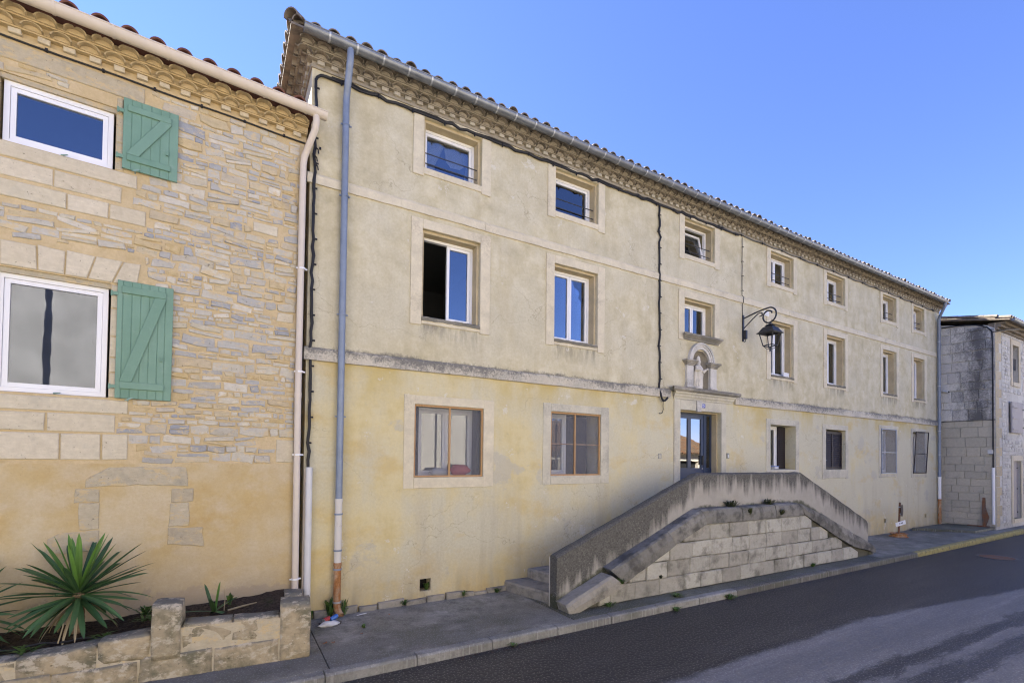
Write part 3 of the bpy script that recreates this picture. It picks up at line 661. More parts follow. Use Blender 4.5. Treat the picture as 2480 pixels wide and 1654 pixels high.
for i in range(7):
    o = T[i]
    if i == 2:      # tilted sash
        win = pvc(H, o, leaves=0 or 1, open_left=True)
        a, b, c, d = o[0]+0.09, o[1]-0.09, o[2]+0.06, o[3]-0.09
        for nm, mt, pr in (('sash', 'pvc_white', None), ('pane', 'glass', 1)):
            s = MB()
            if pr: s.box(a+0.05, b-0.05, 0.02, 0.026, 0.05, d-c-0.05)
            else: ring(s, a, b, 0.0, d-c, 0.052, 0.0, 0.048)
            q = place(s.mesh(nm, mt), nm, win, loc=(0, 0.235, c), rot=(R(-11), 0, 0))
    else: win = pvc(H, o, leaves=1 if i in (0, 1) else 2)
    surround(win, cs[i]-hs[i], cs[i]+hs[i], 7.075, 8.168, o); rebate(win, o)
    sill(win, o, 'trim', -0.023); bars(win, o)
    if i == 0:      # dark blue cloth hung in points
        s = MB(); pts = [(3.10, 7.30), (3.66, 7.30), (3.73, 7.72), (3.60, 7.60), (3.42, 7.58), (3.33, 7.66), (3.29, 7.92), (3.20, 7.70), (3.13, 7.55)]
        s.poly(pts, 0.34, 0.35); s.build('curtain', 'cloth_blue', win)
        MB().box(2.88, 3.78, 0.40, 0.41, 7.28, 8.02).build('blind', 'cloth_white', win)
    if i == 1:
        s = MB(); n = 24
        v = []; 
        for k in range(n+1):
            x = 5.57+0.92*k/n; yy = 0.36+0.02*math.sin(k*1.3)
            v += [(x, yy, 7.28), (x, yy, 7.80+0.03*math.sin(k*0.7)-0.05*(k/n))]
        s.add(v, [(2*k, 2*k+2, 2*k+3, 2*k+1) for k in range(n)]); s.build('curtain', 'curtain', win)
        v = [(p[0], p[1]+0.03, p[2]+(0.2 if q % 2 else 0.3)) for q, p in enumerate(v)]
        s = MB().add(v, [(2*k, 2*k+2, 2*k+3, 2*k+1) for k in range(n)]); s.build('curtain', 'cloth_white', win)
for i in range(7):
    o = Mi[i]; win = pvc(H, o, leaves=2, open_left=(i == 0))
    z0 = 5.19 if i == 2 else 4.572
    surround(win, cs[i]-hs[i]-0.01, cs[i]+hs[i]+0.01, z0, 6.35, o, ears=0.03); rebate(win, o)
    if i != 2: sill(win, o, 'sill_stone')
    if i == 3:      # loose white board standing in the reveal
        MB().box(13.42, 13.70, 0.09, 0.10, 4.74, 4.86).build('board', 'white_paint', win)
    if i == 2:      # moulded cornice sill under the short window
        m_ = MB(); pr = [(0.0, 5.20), (-0.03, 5.20), (-0.04, 5.225), (-0.055, 5.25), (-0.085, 5.275), (-0.09, 5.29), (-0.115, 5.30), (-0.12, 5.345), (-0.02, 5.362), (0.2, 5.366), (0.2, 5.20)]
        n = len(pr); xa, xb = 9.10, 10.50
        def lx(k, q): return 0.10*(1-min(1, -pr[q][0]/0.12)) if pr[q][0] < 0.01 else 0.0
        v = [(xa+lx(0, q) if pr[q][0] < 0.01 else xa+0.12, pr[q][0], pr[q][1]) for q in range(n)]+[(xb-lx(0, q) if pr[q][0] < 0.01 else xb-0.2, pr[q][0], pr[q][1]) for q in range(n)]
        m_.add(v, [tuple(range(n)), tuple(range(2*n-1, n-1, -1))]+[(q, (q+1) % n, n+(q+1) % n, n+q) for q in range(n)])
        m_.build('sill', 'cornice_stone', win)
gs = [(2.525, 4.185, 1.87, 3.405), (5.253, 6.918, 1.885, 3.455), None, (12.44, 14.0, 2.07, 3.52), (15.24, 16.735, 1.87, 3.50), (18.765, 20.12, 1.87, 3.63), (21.19, 22.46, 1.85, 3.62)]
for i in range(7):
    if i == 2: continue
    o = G[i]; x0, x1, z0, z1 = gs[i]
    if i < 2:
        oo = (2.86, 3.93, 2.04, 3.31) if i == 0 else (5.0+0.48, 6.04, 2.04, 3.31)
        win = pvc(H, (o[0]+0.13, o[1]-0.05, o[2], o[3]) if i == 0 else (o[0]-0.02, 6.06, o[2], o[3]), y=0.31, w=0.02, leaves=2 if i == 0 else 1)
        if i == 1:
            s = MB(); s.box(6.06, 6.62, 0.36, 0.39, 2.06, 3.25); s.build('shutter', 'shutter_brown', win)
            for q in range(9): MB().box(6.10, 6.40, 0.345, 0.359, 2.72+q*0.055, 2.745+q*0.055).build('louvre', 'shutter_brown', win)
        else:
            MB().box(2.72, 2.83, 0.15, 0.19, 2.06, 3.25).build('shutter', 'shutter_brown', win); MB().box(3.90, 3.97, 0.12, 0.30, 2.06, 3.25).build('shutter', 'shutter_brown', win)
        # wooden fly-screen frame with mesh
        f = MB(); ring(f, o[0]+0.004, o[1]-0.004, o[2]+0.004, o[3]-0.004, 0.028, 0.018, 0.048); xm = 3.343 if i == 0 else 6.05
        f.box(xm-0.015, xm+0.015, 0.019, 0.047, o[2]+0.03, o[3]-0.03); f.build('screen_frame', 'wood_screen', win)
        MB().box(o[0]+0.01, o[1]-0.01, 0.050, 0.052, o[2]+0.01, o[3]-0.01).build('screen_mesh', 'mesh_screen', win)
        if i == 1: MB().box(o[0]+0.02, o[1]-0.03, 0.060, 0.075, 2.665, 2.685).build('crossbar', 'wood_screen', win)
    elif i == 3:
        win = pvc(H, (o[0], 13.49, o[2], o[3]), y=0.33, w=0.004, leaves=1, fr=0.05)
        MB().box(13.50, 13.838, 0.29, 0.33, 2.17, 3.345).build('shutter', 'shutter_brown', win)
        for q in range(18): MB().box(13.53, 13.81, 0.277, 0.289, 2.24+q*0.058, 2.262+q*0.058).build('louvre', 'shutter_brown', win)
    elif i == 4:
        f = MB(); ring(f, o[0]+0.02, o[1]-0.005, o[2]+0.01, o[3]-0.06, 0.06, 0.09, 0.125); f.box(15.99, 16.03, 0.092, 0.123, o[2]+0.05, o[3]-0.1)
        win = f.build('window', 'shutter_brown', H)
        for q in range(17):
            z = 2.24+q*0.060
            for xa, xb in ((15.51, 15.985), (16.035, 16.51)):
                MB().add([(xa, 0.095, z), (xb, 0.095, z), (xb, 0.118, z+0.05), (xa, 0.118, z+0.05), (xa, 0.103, z-0.004), (xb, 0.103, z-0.004), (xb, 0.126, z+0.046), (xa, 0.126, z+0.046)],
                         [(0, 1, 2, 3), (7, 6, 5, 4), (0, 4, 5, 1), (3, 2, 6, 7), (0, 3, 7, 4), (1, 5, 6, 2)]).build('louvre', 'shutter_brown', win)
        MB().tube([(15.50, 0.085, 2.42), (15.68, 0.085, 2.425)], 0.006, 6).build('latch', 'zinc_light', win)
        MB().box(15.42, 16.58, 0.126, 0.14, 2.2, 3.32).build('shutter_back', 'shutter_brown', win)
    else:
        win = pvc(H, o, y=0.26, w=0.03, leaves=2)
        xa, xb, za, zb = o[0]-0.03, o[1]+0.03, o[2]-0.02, o[3]+0.02
        f = MB(); ring(f, xa, xb, 0.0, zb-za, 0.03, -0.012, 0.012); f.box(xa+0.03, xb-0.03, -0.01, 0.01, 0.70, 0.725)
        rot = None if i == 5 else (R(-4.0), 0, 0)
        if i == 6:  # screen swings out at its top right: hinged at the left jamb foot
            place(f.mesh('screen_frame', 'shutter_brown'), 'screen_frame', win, loc=(0, -0.04, za), rot=(R(3.2), 0, 0))
            place(MB().box(xa+0.01, xb-0.01, 0.013, 0.015, 0.01, zb-za-0.01).mesh('screen_mesh', 'mesh_screen'), 'screen_mesh', win, loc=(0, -0.04, za), rot=(R(3.2), 0, 0))
        else:
            place(f.mesh('screen_frame', 'pipe_blue'), 'screen_frame', win, loc=(0, -0.035, za))
            place(MB().box(xa+0.01, xb-0.01, 0.013, 0.015, 0.01, zb-za-0.01).mesh('screen_mesh', 'mesh_screen'), 'screen_mesh', win, loc=(0, -0.035, za))
            MB().add([(19.42, 0.23, 2.19), (19.80, 0.23, 2.15), (19.82, 0.235, 2.66), (19.44, 0.235, 2.68)], [(0, 1, 2, 3)]).build('notice', 'paper', win)
    surround(win, x0, x1, z0, z1, o, 'trim_grey' if i != 0 else 'trim', y=-0.014 if i < 2 else -0.02, ears=0.0 if i < 2 else 0.02)
    if i in (1, 3, 5, 6): sill(win, o, 'trim_grey', -0.018)

# string courses, in lengths with open joints
def course(z0, z1, y, xs, mat, nm):
    for k in range(len(xs)-1):
        a, b = xs[k]+0.002, xs[k+1]-0.002; m_ = MB(); dz = rnd.uniform(-0.004, 0.004); n = 10
        pr = [(0.004, z0), (y, z0), (y, z1-0.03), (y+0.012, z1), (0.004, z1+0.014)]
        v = []; f = []
        for i in range(n+1):
            x = a+(b-a)*i/n; e = rnd.uniform(-0.004, 0.004)
            v += [(x, yy+(e if q in (1, 2) else 0), zz+dz+(rnd.uniform(-0.005, 0.004) if q in (1, 2, 3) else 0)) for q, (yy, zz) in enumerate(pr)]
        for i in range(n):
            for q in range(4): f.append((i*5+q, i*5+q+1, i*5+6+q, i*5+5+q))
        f += [(0, 1, 2, 3, 4), tuple(n*5+q for q in (4, 3, 2, 1, 0))]
        m_.add(v, f).build(nm, mat, H)
course(6.432, 6.585, -0.028, [X0-0.04, 2.42, 3.95, 5.6, 7.2, 8.9, 10.6, 12.3, 13.5, 15.4, 17.3, 19.2, 21.2, X1], 'trim', 'string_course')
course(3.80, 3.985, -0.062, [X0-0.04, 3.02, 4.2, 5.4, 7.3, 8.72], 'course_lichen', 'string_course')
course(3.80, 3.985, -0.062, [11.06, 11.55, 13.0, 14.8, 16.6, 18.6, 20.4, 22.0, X1], 'course_lichen', 'string_course')

# door: frame, leaf, sidelight, stone surround, cornice
d = MB(); ring(d, 9.08, 10.56, 1.2, 3.535, 0.05, 0.24, 0.30, 0.02); d.box(10.236, 10.335, 0.241, 0.299, 1.22, 3.485)
door = d.build('door', 'door_blue', H)
l = MB(); ring(l, 9.135, 10.23, 1.225, 3.48, 0.085, 0.25, 0.29, 0.1); l.box(9.665, 9.775, 0.251, 0.289, 2.19, 3.39); l.box(9.22, 10.145, 0.251, 0.289, 2.02, 2.195)
l.box(9.22, 10.145, 0.262, 0.285, 1.32, 2.02); l.build('door_leaf', 'door_blue', door)
MB().box(9.215, 9.67, 0.272, 0.278, 2.19, 3.40).build('pane', 'glass_door', door)
MB().box(9.77, 10.15, 0.272, 0.278, 2.19, 3.40).build('pane', 'glass_door', door)
MB().box(10.33, 10.515, 0.272, 0.278, 2.2, 3.49).build('pane', 'glass', door)
MB().box(10.33, 10.515, 0.262, 0.285, 1.22, 2.195).build('panel', 'door_blue', door)
h_ = MB(); h_.box(10.165, 10.205, 0.205, 0.248, 2.27, 2.50); h_.build('handle', 'iron', door)
MB().tube([(10.185, 0.25, 2.18), (10.185, 0.225, 2.18)], 0.016, 10).build('lock', 'zinc_light', door)
s = MB(); s.cbox(8.87, 9.08, -0.03, 0.004, 1.19, 3.79, 0.008, 0.004); s.cbox(10.56, 10.74, -0.03, 0.004, 1.19, 3.79, 0.008, 0.004)
s.cbox(9.08, 9.62, -0.03, 0.004, 3.55, 3.79, 0.008, 0.004); s.cbox(9.80, 10.56, -0.03, 0.004, 3.55, 3.79, 0.008, 0.004); s.build('surround', 'trim_grey', door)
MB().poly([(9.635, 3.53), (9.785, 3.53), (9.815, 3.79), (9.605, 3.79)], -0.055, 0.003, 0.008).build('keystone', 'niche_stone', door)
rebate(door, G[2], 0.03, 0.10, 0.24)
def moulding(pr, xa, xb, dl, dr, inner, mat, name):
    """profile pr (y, z) swept from xa to xb, ends flaring with the projection; inner = x range of the part inside the wall"""
    n = len(pr); mx = max(-p[0] for p in pr)
    L = [(inner[0] if p[0] > 0.2 else xa-dl*max(0, -p[0])/mx, *p) for p in pr]; Q = [(inner[1] if p[0] > 0.2 else xb+dr*max(0, -p[0])/mx, *p) for p in pr]
    MB().add(L+Q, [tuple(range(n)), tuple(range(2*n-1, n-1, -1))]+[(q, (q+1) % n, n+(q+1) % n, n+q) for q in range(n)]).build(name, mat, H)
moulding([(0.0, 3.792), (-0.035, 3.792), (-0.045, 3.83), (-0.075, 3.86), (-0.085, 3.90), (-0.115, 3.925), (-0.12, 3.955), (0.0, 3.956)], 8.86, 10.94, 0.05, 0.06, (9, 10), 'trim_grey', 'door_moulding')
moulding([(0.0, 3.958), (-0.13, 3.958), (-0.165, 3.985), (-0.175, 3.99), (-0.18, 4.045), (-0.16, 4.058), (-0.05, 4.076), (0.3, 4.08), (0.3, 3.958)], 8.80, 11.0, 0.11, 0.12, (9.47, 10.09), 'cornice_stone', 'door_cornice')

# niche: apse, spandrels, pilasters, arch
ncx, nz, nr = 9.78, 4.69, 0.30
ap = MB(); n = 14
rows = [4.083+(nz-4.083)*k/4 for k in range(5)]
v = []
for z in rows: v += [(ncx-nr*math.cos(math.pi*q/n), 0.004+nr*0.55*math.sin(math.pi*q/n), z) for q in range(n+1)]
for k in range(1, 7):
    e = math.pi/2*k/6
    v += [(ncx-nr*math.cos(math.pi*q/n)*math.cos(e), 0.004+nr*0.55*math.sin(math.pi*q/n)*math.cos(e), nz+nr*math.sin(e)) for q in range(n+1)]
ap.add(v, [(r_*(n+1)+q, r_*(n+1)+q+1, (r_+1)*(n+1)+q+1, (r_+1)*(n+1)+q) for r_ in range(10) for q in range(n)])
niche = ap.build('niche', 'apse', H, smooth=True)
sp = MB(); pts = arc(ncx, nz, nr, 180, 0, 16); v = [(x, 0.0035, z) for x, z in pts]+[(x, 0.0035, 5.0) for x, z in pts]
sp.add(v, [(q, q+1, 17+q+1, 17+q) for q in range(16)]); sp.build('spandrel', 'apse', niche)
for x0, x1 in ((9.245, 9.475), (10.085, 10.31)):
    p = MB(); p.cbox(x0, x1, -0.07, 0.002, 4.083, 4.60, 0.008); p.cbox(x0-0.012, x1+0.012, -0.085, 0.001, 4.083, 4.135, 0.006); p.build('pilaster', 'niche_stone', niche)
    p = MB()
    for k, (dz, h, e) in enumerate(((4.602, 0.03, 0.015), (4.632, 0.025, 0.032), (4.657, 0.03, 0.055), (4.687, 0.04, 0.085))): p.cbox(x0-e, x1+e, -0.075-e*0.8, 0.001-0.0005*k, dz, dz+h, 0.006)
    p.build('capital', 'cornice_stone', niche)
for r0, r1, dp, mt in ((0.30, 0.365, 0.045, 'niche_stone'), (0.366, 0.405, 0.06, 'niche_stone'), (0.406, 0.45, 0.08, 'niche_stone')):
    a = MB(); n = 24; v = []; f = []
    for k in range(n+1):
        t = math.pi*k/n; c_, s_ = -math.cos(t), math.sin(t)
        v += [(ncx+r0*c_, -dp, nz+0.037+r0*s_), (ncx+r1*c_, -dp, nz+0.037+r1*s_), (ncx+r0*c_, 0.003, nz+0.037+r0*s_), (ncx+r1*c_, 0.003, nz+0.037+r1*s_)]
    for k in range(n): f += [(4*k, 4*k+4, 4*k+5, 4*k+1), (4*k+2, 4*k, 4*k+4, 4*k+6), (4*k+1, 4*k+5, 4*k+7, 4*k+3)]
    a.add(v, f).build('archivolt', mt, niche)

# ---- genoise cornice, roof, gutter (used for both houses)
def tile_mesh(name, mat, r, ln, th=0.014, zs=0.78, taper=0.9, n=9):
    m_ = MB().halftube(0, ln, 0, 0, r, th, n, 180, 0, axis='y', taper=taper)
    m_.v = [(x, y, z*zs) for x, y, z in m_.v]; return m_.mesh(name, mat, True)
def genoise(house, xa, xb, zw, bp, tp, mats, gable=None):
    """xa..xb front run; gable = depth of the return on the -x side"""
    mt, mf, mb = mats
    led = MB()
    lv = ((0.0, 0.045, 0.022), (0.107, 0.123, 0.072), (0.193, 0.205, 0.15), (0.275, 0.292, 0.25))
    fl = ((0.045, 0.107, 0.004), (0.123, 0.193, 0.085), (0.205, 0.275, 0.175))
    def slab(m_, a, b, out):
        g = out if gable else 0.0
        m_.box(xa-g, xb, -out, 0.3, zw+a, zw+b)
        if gable: m_.box(xa-out, xa+0.3, 0.301, gable, zw+a, zw+b)
    for a, b, o_ in lv: slab(led, a, b, o_)
    cor = led.build('cornice', mf, house)
    fi = MB()
    for a, b, o_ in fl: slab(fi, a+0.0005, b-0.0005, o_-0.0)
    fi.build('mortar_fill', mf, cor)
    br = [MB().cbox(-0.052, 0.052, -0.06, 0.01, 0.047, 0.1065, 0.006, 0.004) for _ in range(5)]; br = [b.mesh('dentil_brick', mb) for b in br]
    tl = [tile_mesh('cornice_tile', mt, 0.096+0.004*k, 0.10, 0.016, 0.70, 0.95) for k in range(3)]
    x = xa+bp*0.6
    while x < xb-0.03:
        place(rnd.choice(br), 'dentil_brick', cor, loc=(x, 0, zw), rot=(0, R(rnd.uniform(-3, 3)), R(rnd.uniform(-4, 4)))); x += bp*rnd.uniform(0.985, 1.015)
    for base, tip, ph in ((0.123, 0.145, 0.1), (0.205, 0.245, 0.6)):
        x = xa-(tip if gable else 0)+tp*ph
        while x < xb-0.06:
            place(rnd.choice(tl), 'cornice_tile', cor, loc=(x, -tip+rnd.uniform(-0.008, 0.008), zw+base), rot=(0, R(rnd.uniform(-3, 3)), R(rnd.uniform(-3, 3)))); x += tp*rnd.uniform(0.98, 1.02)
        if gable:
            yy = 0.05
            while yy < gable:
                place(rnd.choice(tl), 'cornice_tile', cor, loc=(xa-tip, yy, zw+base), rot=(0, 0, R(-90))); yy += tp
    if gable:
        yy = 0.12
        while yy < gable: place(rnd.choice(br), 'dentil_brick', cor, loc=(xa, yy, zw), rot=(0, 0, R(-90))); yy += bp
    return cor
genoise(H, X0, X1, ZW, 0.194, 0.232, ('genoise_main', 'genoise_fill', 'genoise_brick'), gable=4.0)
# hipped roof
SL = 0.30; OV = 0.33; zb = ZW+0.295
def roof_main():
    xa, xb, ya, yb = X0-OV, X1+OV-0.28, -OV, 9+OV; hd = (yb-ya)/2; zr = zb+SL*hd
    d = MB(); d.add([(xa, ya, zb), (xb, ya, zb), (xb, yb, zb), (xa, yb, zb), (xa+hd, ya+hd, zr), (xb-hd, ya+hd, zr), (xa, ya, zb-0.03), (xb, ya, zb-0.03), (xb, yb, zb-0.03), (xa, yb, zb-0.03)],
                    [(0, 1, 5, 4), (1, 2, 5), (2, 3, 4, 5), (3, 0, 4), (6, 7, 1, 0), (7, 8, 2, 1), (8, 9, 3, 2), (9, 6, 0, 3), (9, 8, 7, 6)])
    roof = d.build('roof', 'tile_old', H)
    ev = [tile_mesh('eave_tile', 'tile_old', 0.094+0.003*k, 0.44, 0.015, 1.0, 0.86, 10) for k in range(4)]
    st = tile_mesh('roof_tiles', 'tile_old', 0.092, 0.44, 0.015, 1.0, 0.86, 6)
    sv = [Vector(v.co) for v in st.vertices]; sf = [tuple(p.vertices) for p in st.polygons]; rest = MB()
    tilt = math.atan(SL); p = 0.2345; k = 0; x = xa+0.10
    while x < xb-0.02:
        dz = rnd.uniform(0.0, 0.012); jy = rnd.uniform(-0.018, 0.018)
        lift = 0.035 if rnd.random() < 0.03 else 0
        place(rnd.choice(ev), 'eave_tile', roof, loc=(x+rnd.uniform(-0.008, 0.008), ya-0.02+jy, zb+0.012+dz+lift), rot=(tilt+R(rnd.uniform(-1.2, 1.2)), R(rnd.uniform(-3, 3)), R(rnd.uniform(-2, 2))))
        ln = min(x-xa, xb-x, hd); dd = 0.36
        while dd < ln:
            m4 = Matrix.Translation((x, ya+dd, zb+0.016+SL*dd+rnd.uniform(0, 0.01))) @ Matrix.Rotation(tilt, 4, 'X') @ Matrix.Rotation(R(rnd.uniform(-2, 2)), 4, 'Z')
            rest.add([m4 @ q for q in sv], sf); dd += 0.36
        x += p
    yv = ya+0.14
    while yv < 4.3:     # hip on the left end
        place(rnd.choice(ev), 'eave_tile', roof, loc=(xa-0.02, yv, zb+0.014), rot=(tilt, 0, R(-90)))
        dd = 0.36
        while dd < min(yv-ya, hd):
            m4 = Matrix.Translation((xa+dd, yv, zb+0.016+SL*dd)) @ Matrix.Rotation(R(-90), 4, 'Z') @ Matrix.Rotation(tilt, 4, 'X')
            rest.add([m4 @ q for q in sv], sf); dd += 0.36
        yv += p
    rest.build('roof_tiles', 'tile_old', roof, True, kind='stuff')
    # hip ridge tiles, the first one standing up at the corner
    hp = tile_mesh('hip_tile', 'tile_old', 0.115, 0.42, 0.016, 1.0, 0.85)
    for q in range(8):
        t = 0.02+q*0.26; e = place(hp, 'hip_tile', roof, loc=(xa-0.03+t, ya-0.03+t, zb+0.05+SL*t)); e.rotation_euler = (math.atan(SL/1.414), 0, R(-45))
roof_main()

def gutter(house, xa, xb, y, zrim, r, mat, bmat, step, x_first):
    g = MB().halftube(xa, xb, y, zrim, r, 0.004, 12, 180, 360)
    g.tube([(xa, y-r, zrim), (xb, y-r, zrim)], 0.009, 8)
    for e in (xa, xb):
        pts = arc(0, 0, r, 180, 360, 12); o = len(g.v)
        g.v += [(e, y+a, zrim+b) for a, b in pts]; g.f.append(tuple(range(o, o+13)))
    gu = g.build('gutter', mat, house, True)
    x = x_first
    bm = MB().halftube(-0.013, 0.013, 0, 0, r+0.006, 0.004, 12, 178, 362).mesh('bracket', bmat, True)
    while x < xb-0.05:
        place(bm, 'bracket', gu, loc=(x, y, zrim)); x += step*rnd.uniform(0.93, 1.07)
    return gu
gutter(H, 0.86, 23.25, -0.375, 8.445, 0.082, 'zinc', 'zinc_light', 0.395, 1.20)
def downpipe(house, pts, r, mat, cols, cmat, lower=()):
    p = MB().tube(pts, r, 14).build('downpipe', mat, house, True)
    x, y = pts[-1][0], pts[-1][1]
    for z in cols:
        c = MB(); c.tube([(x, y, z-0.012), (x, y, z+0.012)], r+0.008, 14); c.box(x-0.012, x+0.012, y, 0.0, z-0.008, z+0.008); c.box(x-r-0.03, x-r, y-0.008, y+0.008, z-0.01, z+0.01); c.box(x+r, x+r+0.03, y-0.008, y+0.008, z-0.01, z+0.01)
        c.build('collar', cmat, p, True)
    for (za, zc, mt, rr) in lower:
        q = MB().tube([(x, y, za), (x, y, zc)], rr, 14, caps=False); q.tube([(x, y, za-0.0), (x, y, za-0.05)], rr+0.006, 14); q.build('lower_pipe', mt, p, True)
    return p
dp = downpipe(H, [(1.50, -0.375, 8.40), (1.50, -0.375, 8.28), (1.50, -0.355, 8.20), (1.51, -0.14, 7.92), (1.51, -0.10, 7.84), (1.51, -0.085, 7.74), (1.515, -0.085, 1.74)], 0.05, 'pipe_blue', [7.42, 6.33, 4.52, 2.98], 'pipe_blue',
         [(1.75, 0.80, 'pipe_white', 0.052), (0.80, 0.16, 'pipe_rust', 0.052)])
sh = MB().tube([(1.515, -0.085, 0.17), (1.52, -0.09, 0.10), (1.54, -0.125, 0.045), (1.56, -0.17, 0.02)], 0.053, 14, caps=False); sh.build('spout', 'pipe_rust', dp, True)
for z in (1.52, 0.98, 0.70): MB().tube([(1.515, -0.085, z-0.012), (1.515, -0.085, z+0.012)], 0.062, 14).build('collar', 'pipe_blue', dp, True)
MB().tube([(1.515, -0.085, 0.20), (1.515, -0.085, 0.225)], 0.064, 14).build('collar', 'zinc_light', dp, True)
downpipe(H, [(23.12, -0.375, 8.40), (23.14, -0.36, 8.24), (23.36, -0.14, 7.95), (23.42, -0.09, 7.86), (23.42, -0.08, 1.84)], 0.05, 'pipe_blue', [7.0, 5.3, 3.6, 2.7], 'zinc_light',
         [(1.86, 1.02, 'pvc_white', 0.052), (1.02, 0.09, 'pipe_rust', 0.052)])
# exposed footing stones along the wall foot
x = 1.2
while x < 4.75:
    L = rnd.uniform(0.18, 0.5); q = MB().cbox(x, x+L-0.02, -0.05-rnd.uniform(0, 0.03), 0.02, -0.02, rnd.uniform(0.05, 0.11), 0.012, 0.012); q.build('footing_stone', 'coping_pale', H); x += L
# white cable conduit and its backing strip at the left corner
MB().tube([(1.10, -0.055, 0.0), (1.095, -0.055, 2.22)], 0.048, 14).build('cable_conduit', 'conduit', H, True)
MB().box(1.033, 1.06, -0.02, 0.002, 0.0, 2.2).build('conduit_strip', 'pvc_beige', H)
# little ventilation grille by the lantern
g = MB(); g.cbox(12.33, 12.54, -0.03, 0.001, 6.255, 6.385, 0.008)
gv = g.build('vent_grille', 'pvc_white', H)
for q in range(4): MB().box(12.36, 12.51, -0.036, -0.031, 6.275+q*0.025, 6.287+q*0.025).build('slat', 'conduit', gv)

# ================================================================== LEFT STONE HOUSE (local frame: s along wall, y out = negative)
LA = R(4.5); LP = (0.95, 0.0, 0.0)
L_ = thing('stone_house', 'rubble stone house with green shutters and a cream gutter', 'house', LP, LA, local=True)
SX0 = -9.0; LZ = 6.985
LU = (-3.16, -2.155, 5.835, 6.60); LLo = (-3.16, -2.155, 3.06, 4.44)
BL = (-2.2, -1.515, 1.25, 1.98)     # blocked-up opening, shallow
w = MB(); wall_cells(w, SX0, 0.0, -0.2, LZ+0.3, [LU, LLo], 0.0, 0.45)
w.add([(0, 0, -0.2), (0, 8, -0.2), (0, 8, 7.3), (0, 0, 7.3)], [(0, 1, 2, 3)]); w.add([(SX0, 0, -0.2), (SX0, 8, -0.2), (SX0, 8, 7.3), (SX0, 0, 7.3)], [(0, 1, 2, 3)])
w.add([(SX0, 8, -0.2), (0, 8, -0.2), (0, 8, 7.3), (SX0, 8, 7.3)], [(0, 1, 2, 3)])
raw_build(w, 'wall', 'left_wall', L_)
i_ = MB(); 
for z in (0.2, 2.7, 5.2, 7.25): i_.box(SX0+0.02, -0.02, 0.452, 7.98, z-0.1, z)
i_.box(SX0+0.02, -0.02, 3.3, 3.4, 0.3, 7.1); i_.build('floor_slab', 'interior', L_)
# windows
for o in (LU, LLo):
    win = pvc(L_, (o[0]-0.0, o[1]-0.0, o[2]-0.005, o[3]-0.03), y=0.055, w=0.028, leaves=1, fr=0.05)
    s = MB(); s.box(o[0], o[1], 0.02, 0.13, o[3]-0.058, o[3]-0.001); s.build('lintel_soffit', 'ashlar_old', win)
    for dx in (0.52,): MB().tube([(o[0]+dx, 0.02, o[2]+0.012), (o[0]+dx+0.06, -0.02, o[2]+0.018)], [0.012, 0.006], 8).build('catch', 'shutter_iron', win)
# dressed blocks
used = []
def block(x0, x1, z0, z1, mat='ashlar', y=-0.016, j=0.004, ch=0.008):
    MB().cbox(x0, x1, y+rnd.uniform(-0.003, 0.003), 0.01, z0, z1, ch, j).build('dressed_stone', mat, L_); used.append((x0, x1, z0, z1))
block(-4.3, -1.885, 6.75, 6.945, 'ashlar_old'); block(-4.3, -1.94, 5.665, 5.825)
for a, b in ((-3.62, -2.703), (-2.69, -2.085)): block(a, b, 5.445, 5.64)
for a, b in ((-3.45, -2.585), (-2.57, -2.205), (-2.19, -1.842)): block(a, b, 5.218, 5.402)
tops = [-3.95, -3.53, -3.115, -2.817, -2.57, -2.305, -2.05, -1.873]; bots = [-3.75, -3.42, -3.108, -2.804, -2.577, -2.376, -2.145, -1.907]
for k in range(7):
    g = 0.007
    MB().poly([(bots[k]+g, 4.455), (bots[k+1]-g, 4.455), (tops[k+1]-g, 4.735+rnd.uniform(-0.012, 0.012)), (tops[k]+g, 4.735+rnd.uniform(-0.012, 0.012))], -0.018, 0.01, 0.008).build('voussoir', 'ashlar', L_)
used.append((-3.95, -1.87, 4.45, 4.76))
block(-4.2, -1.965, 2.868, 3.03)
for a, b in ((-4.0, -2.708), (-2.688, -2.082)): block(a, b, 2.64, 2.845)
for a, b in ((-4.0, -2.578), (-2.565, -2.215), (-2.198, -1.957)): block(a, b, 2.312, 2.615)
z = 3.06
while z < 4.40: h = rnd.uniform(0.18, 0.36); h = min(h, 4.43-z); block(-2.153, -2.153+rnd.uniform(0.05, 0.10), z+0.006, z+h-0.006, 'ashlar', -0.012); z += h
z = 5.84
while z < 6.70: h = min(rnd.uniform(0.2, 0.36), 6.73-z); block(-2.153, -2.153+rnd.uniform(0.04, 0.08), z+0.006, z+h-0.006, 'ashlar_old', -0.012); z += h
# frame of the blocked opening
def irr(pts, mat='ashlar_old', y=-0.012):
    q = []
    for i in range(len(pts)):
        a = Vector(pts[i]); b = Vector(pts[(i+1) % len(pts)]); n = max(1, int((b-a).length/0.07))
        for k in range(n): p = a.lerp(b, k/n); q.append((p.x+rnd.uniform(-0.007, 0.007), p.y+rnd.uniform(-0.007, 0.007)))
    MB().poly(q, y, 0.01, 0.006).build('dressed_stone', mat, L_)
irr([(-2.335, 1.985), (-2.2, 1.985), (-1.85, 2.005), (-1.51, 1.985), (-1.325, 1.975), (-1.325, 2.05), (-1.355, 2.222), (-2.12, 2.225), (-2.22, 2.15), (-2.34, 2.08)])
irr([(-2.43, 1.81), (-2.205, 1.81), (-2.205, 1.955), (-2.43, 1.965)]); irr([(-2.385, 1.485), (-2.205, 1.485), (-2.205, 1.795), (-2.39, 1.795)])
irr([(-2.66, 1.22), (-2.20, 1.23), (-2.20, 1.475), (-2.55, 1.465), (-2.655, 1.40)])
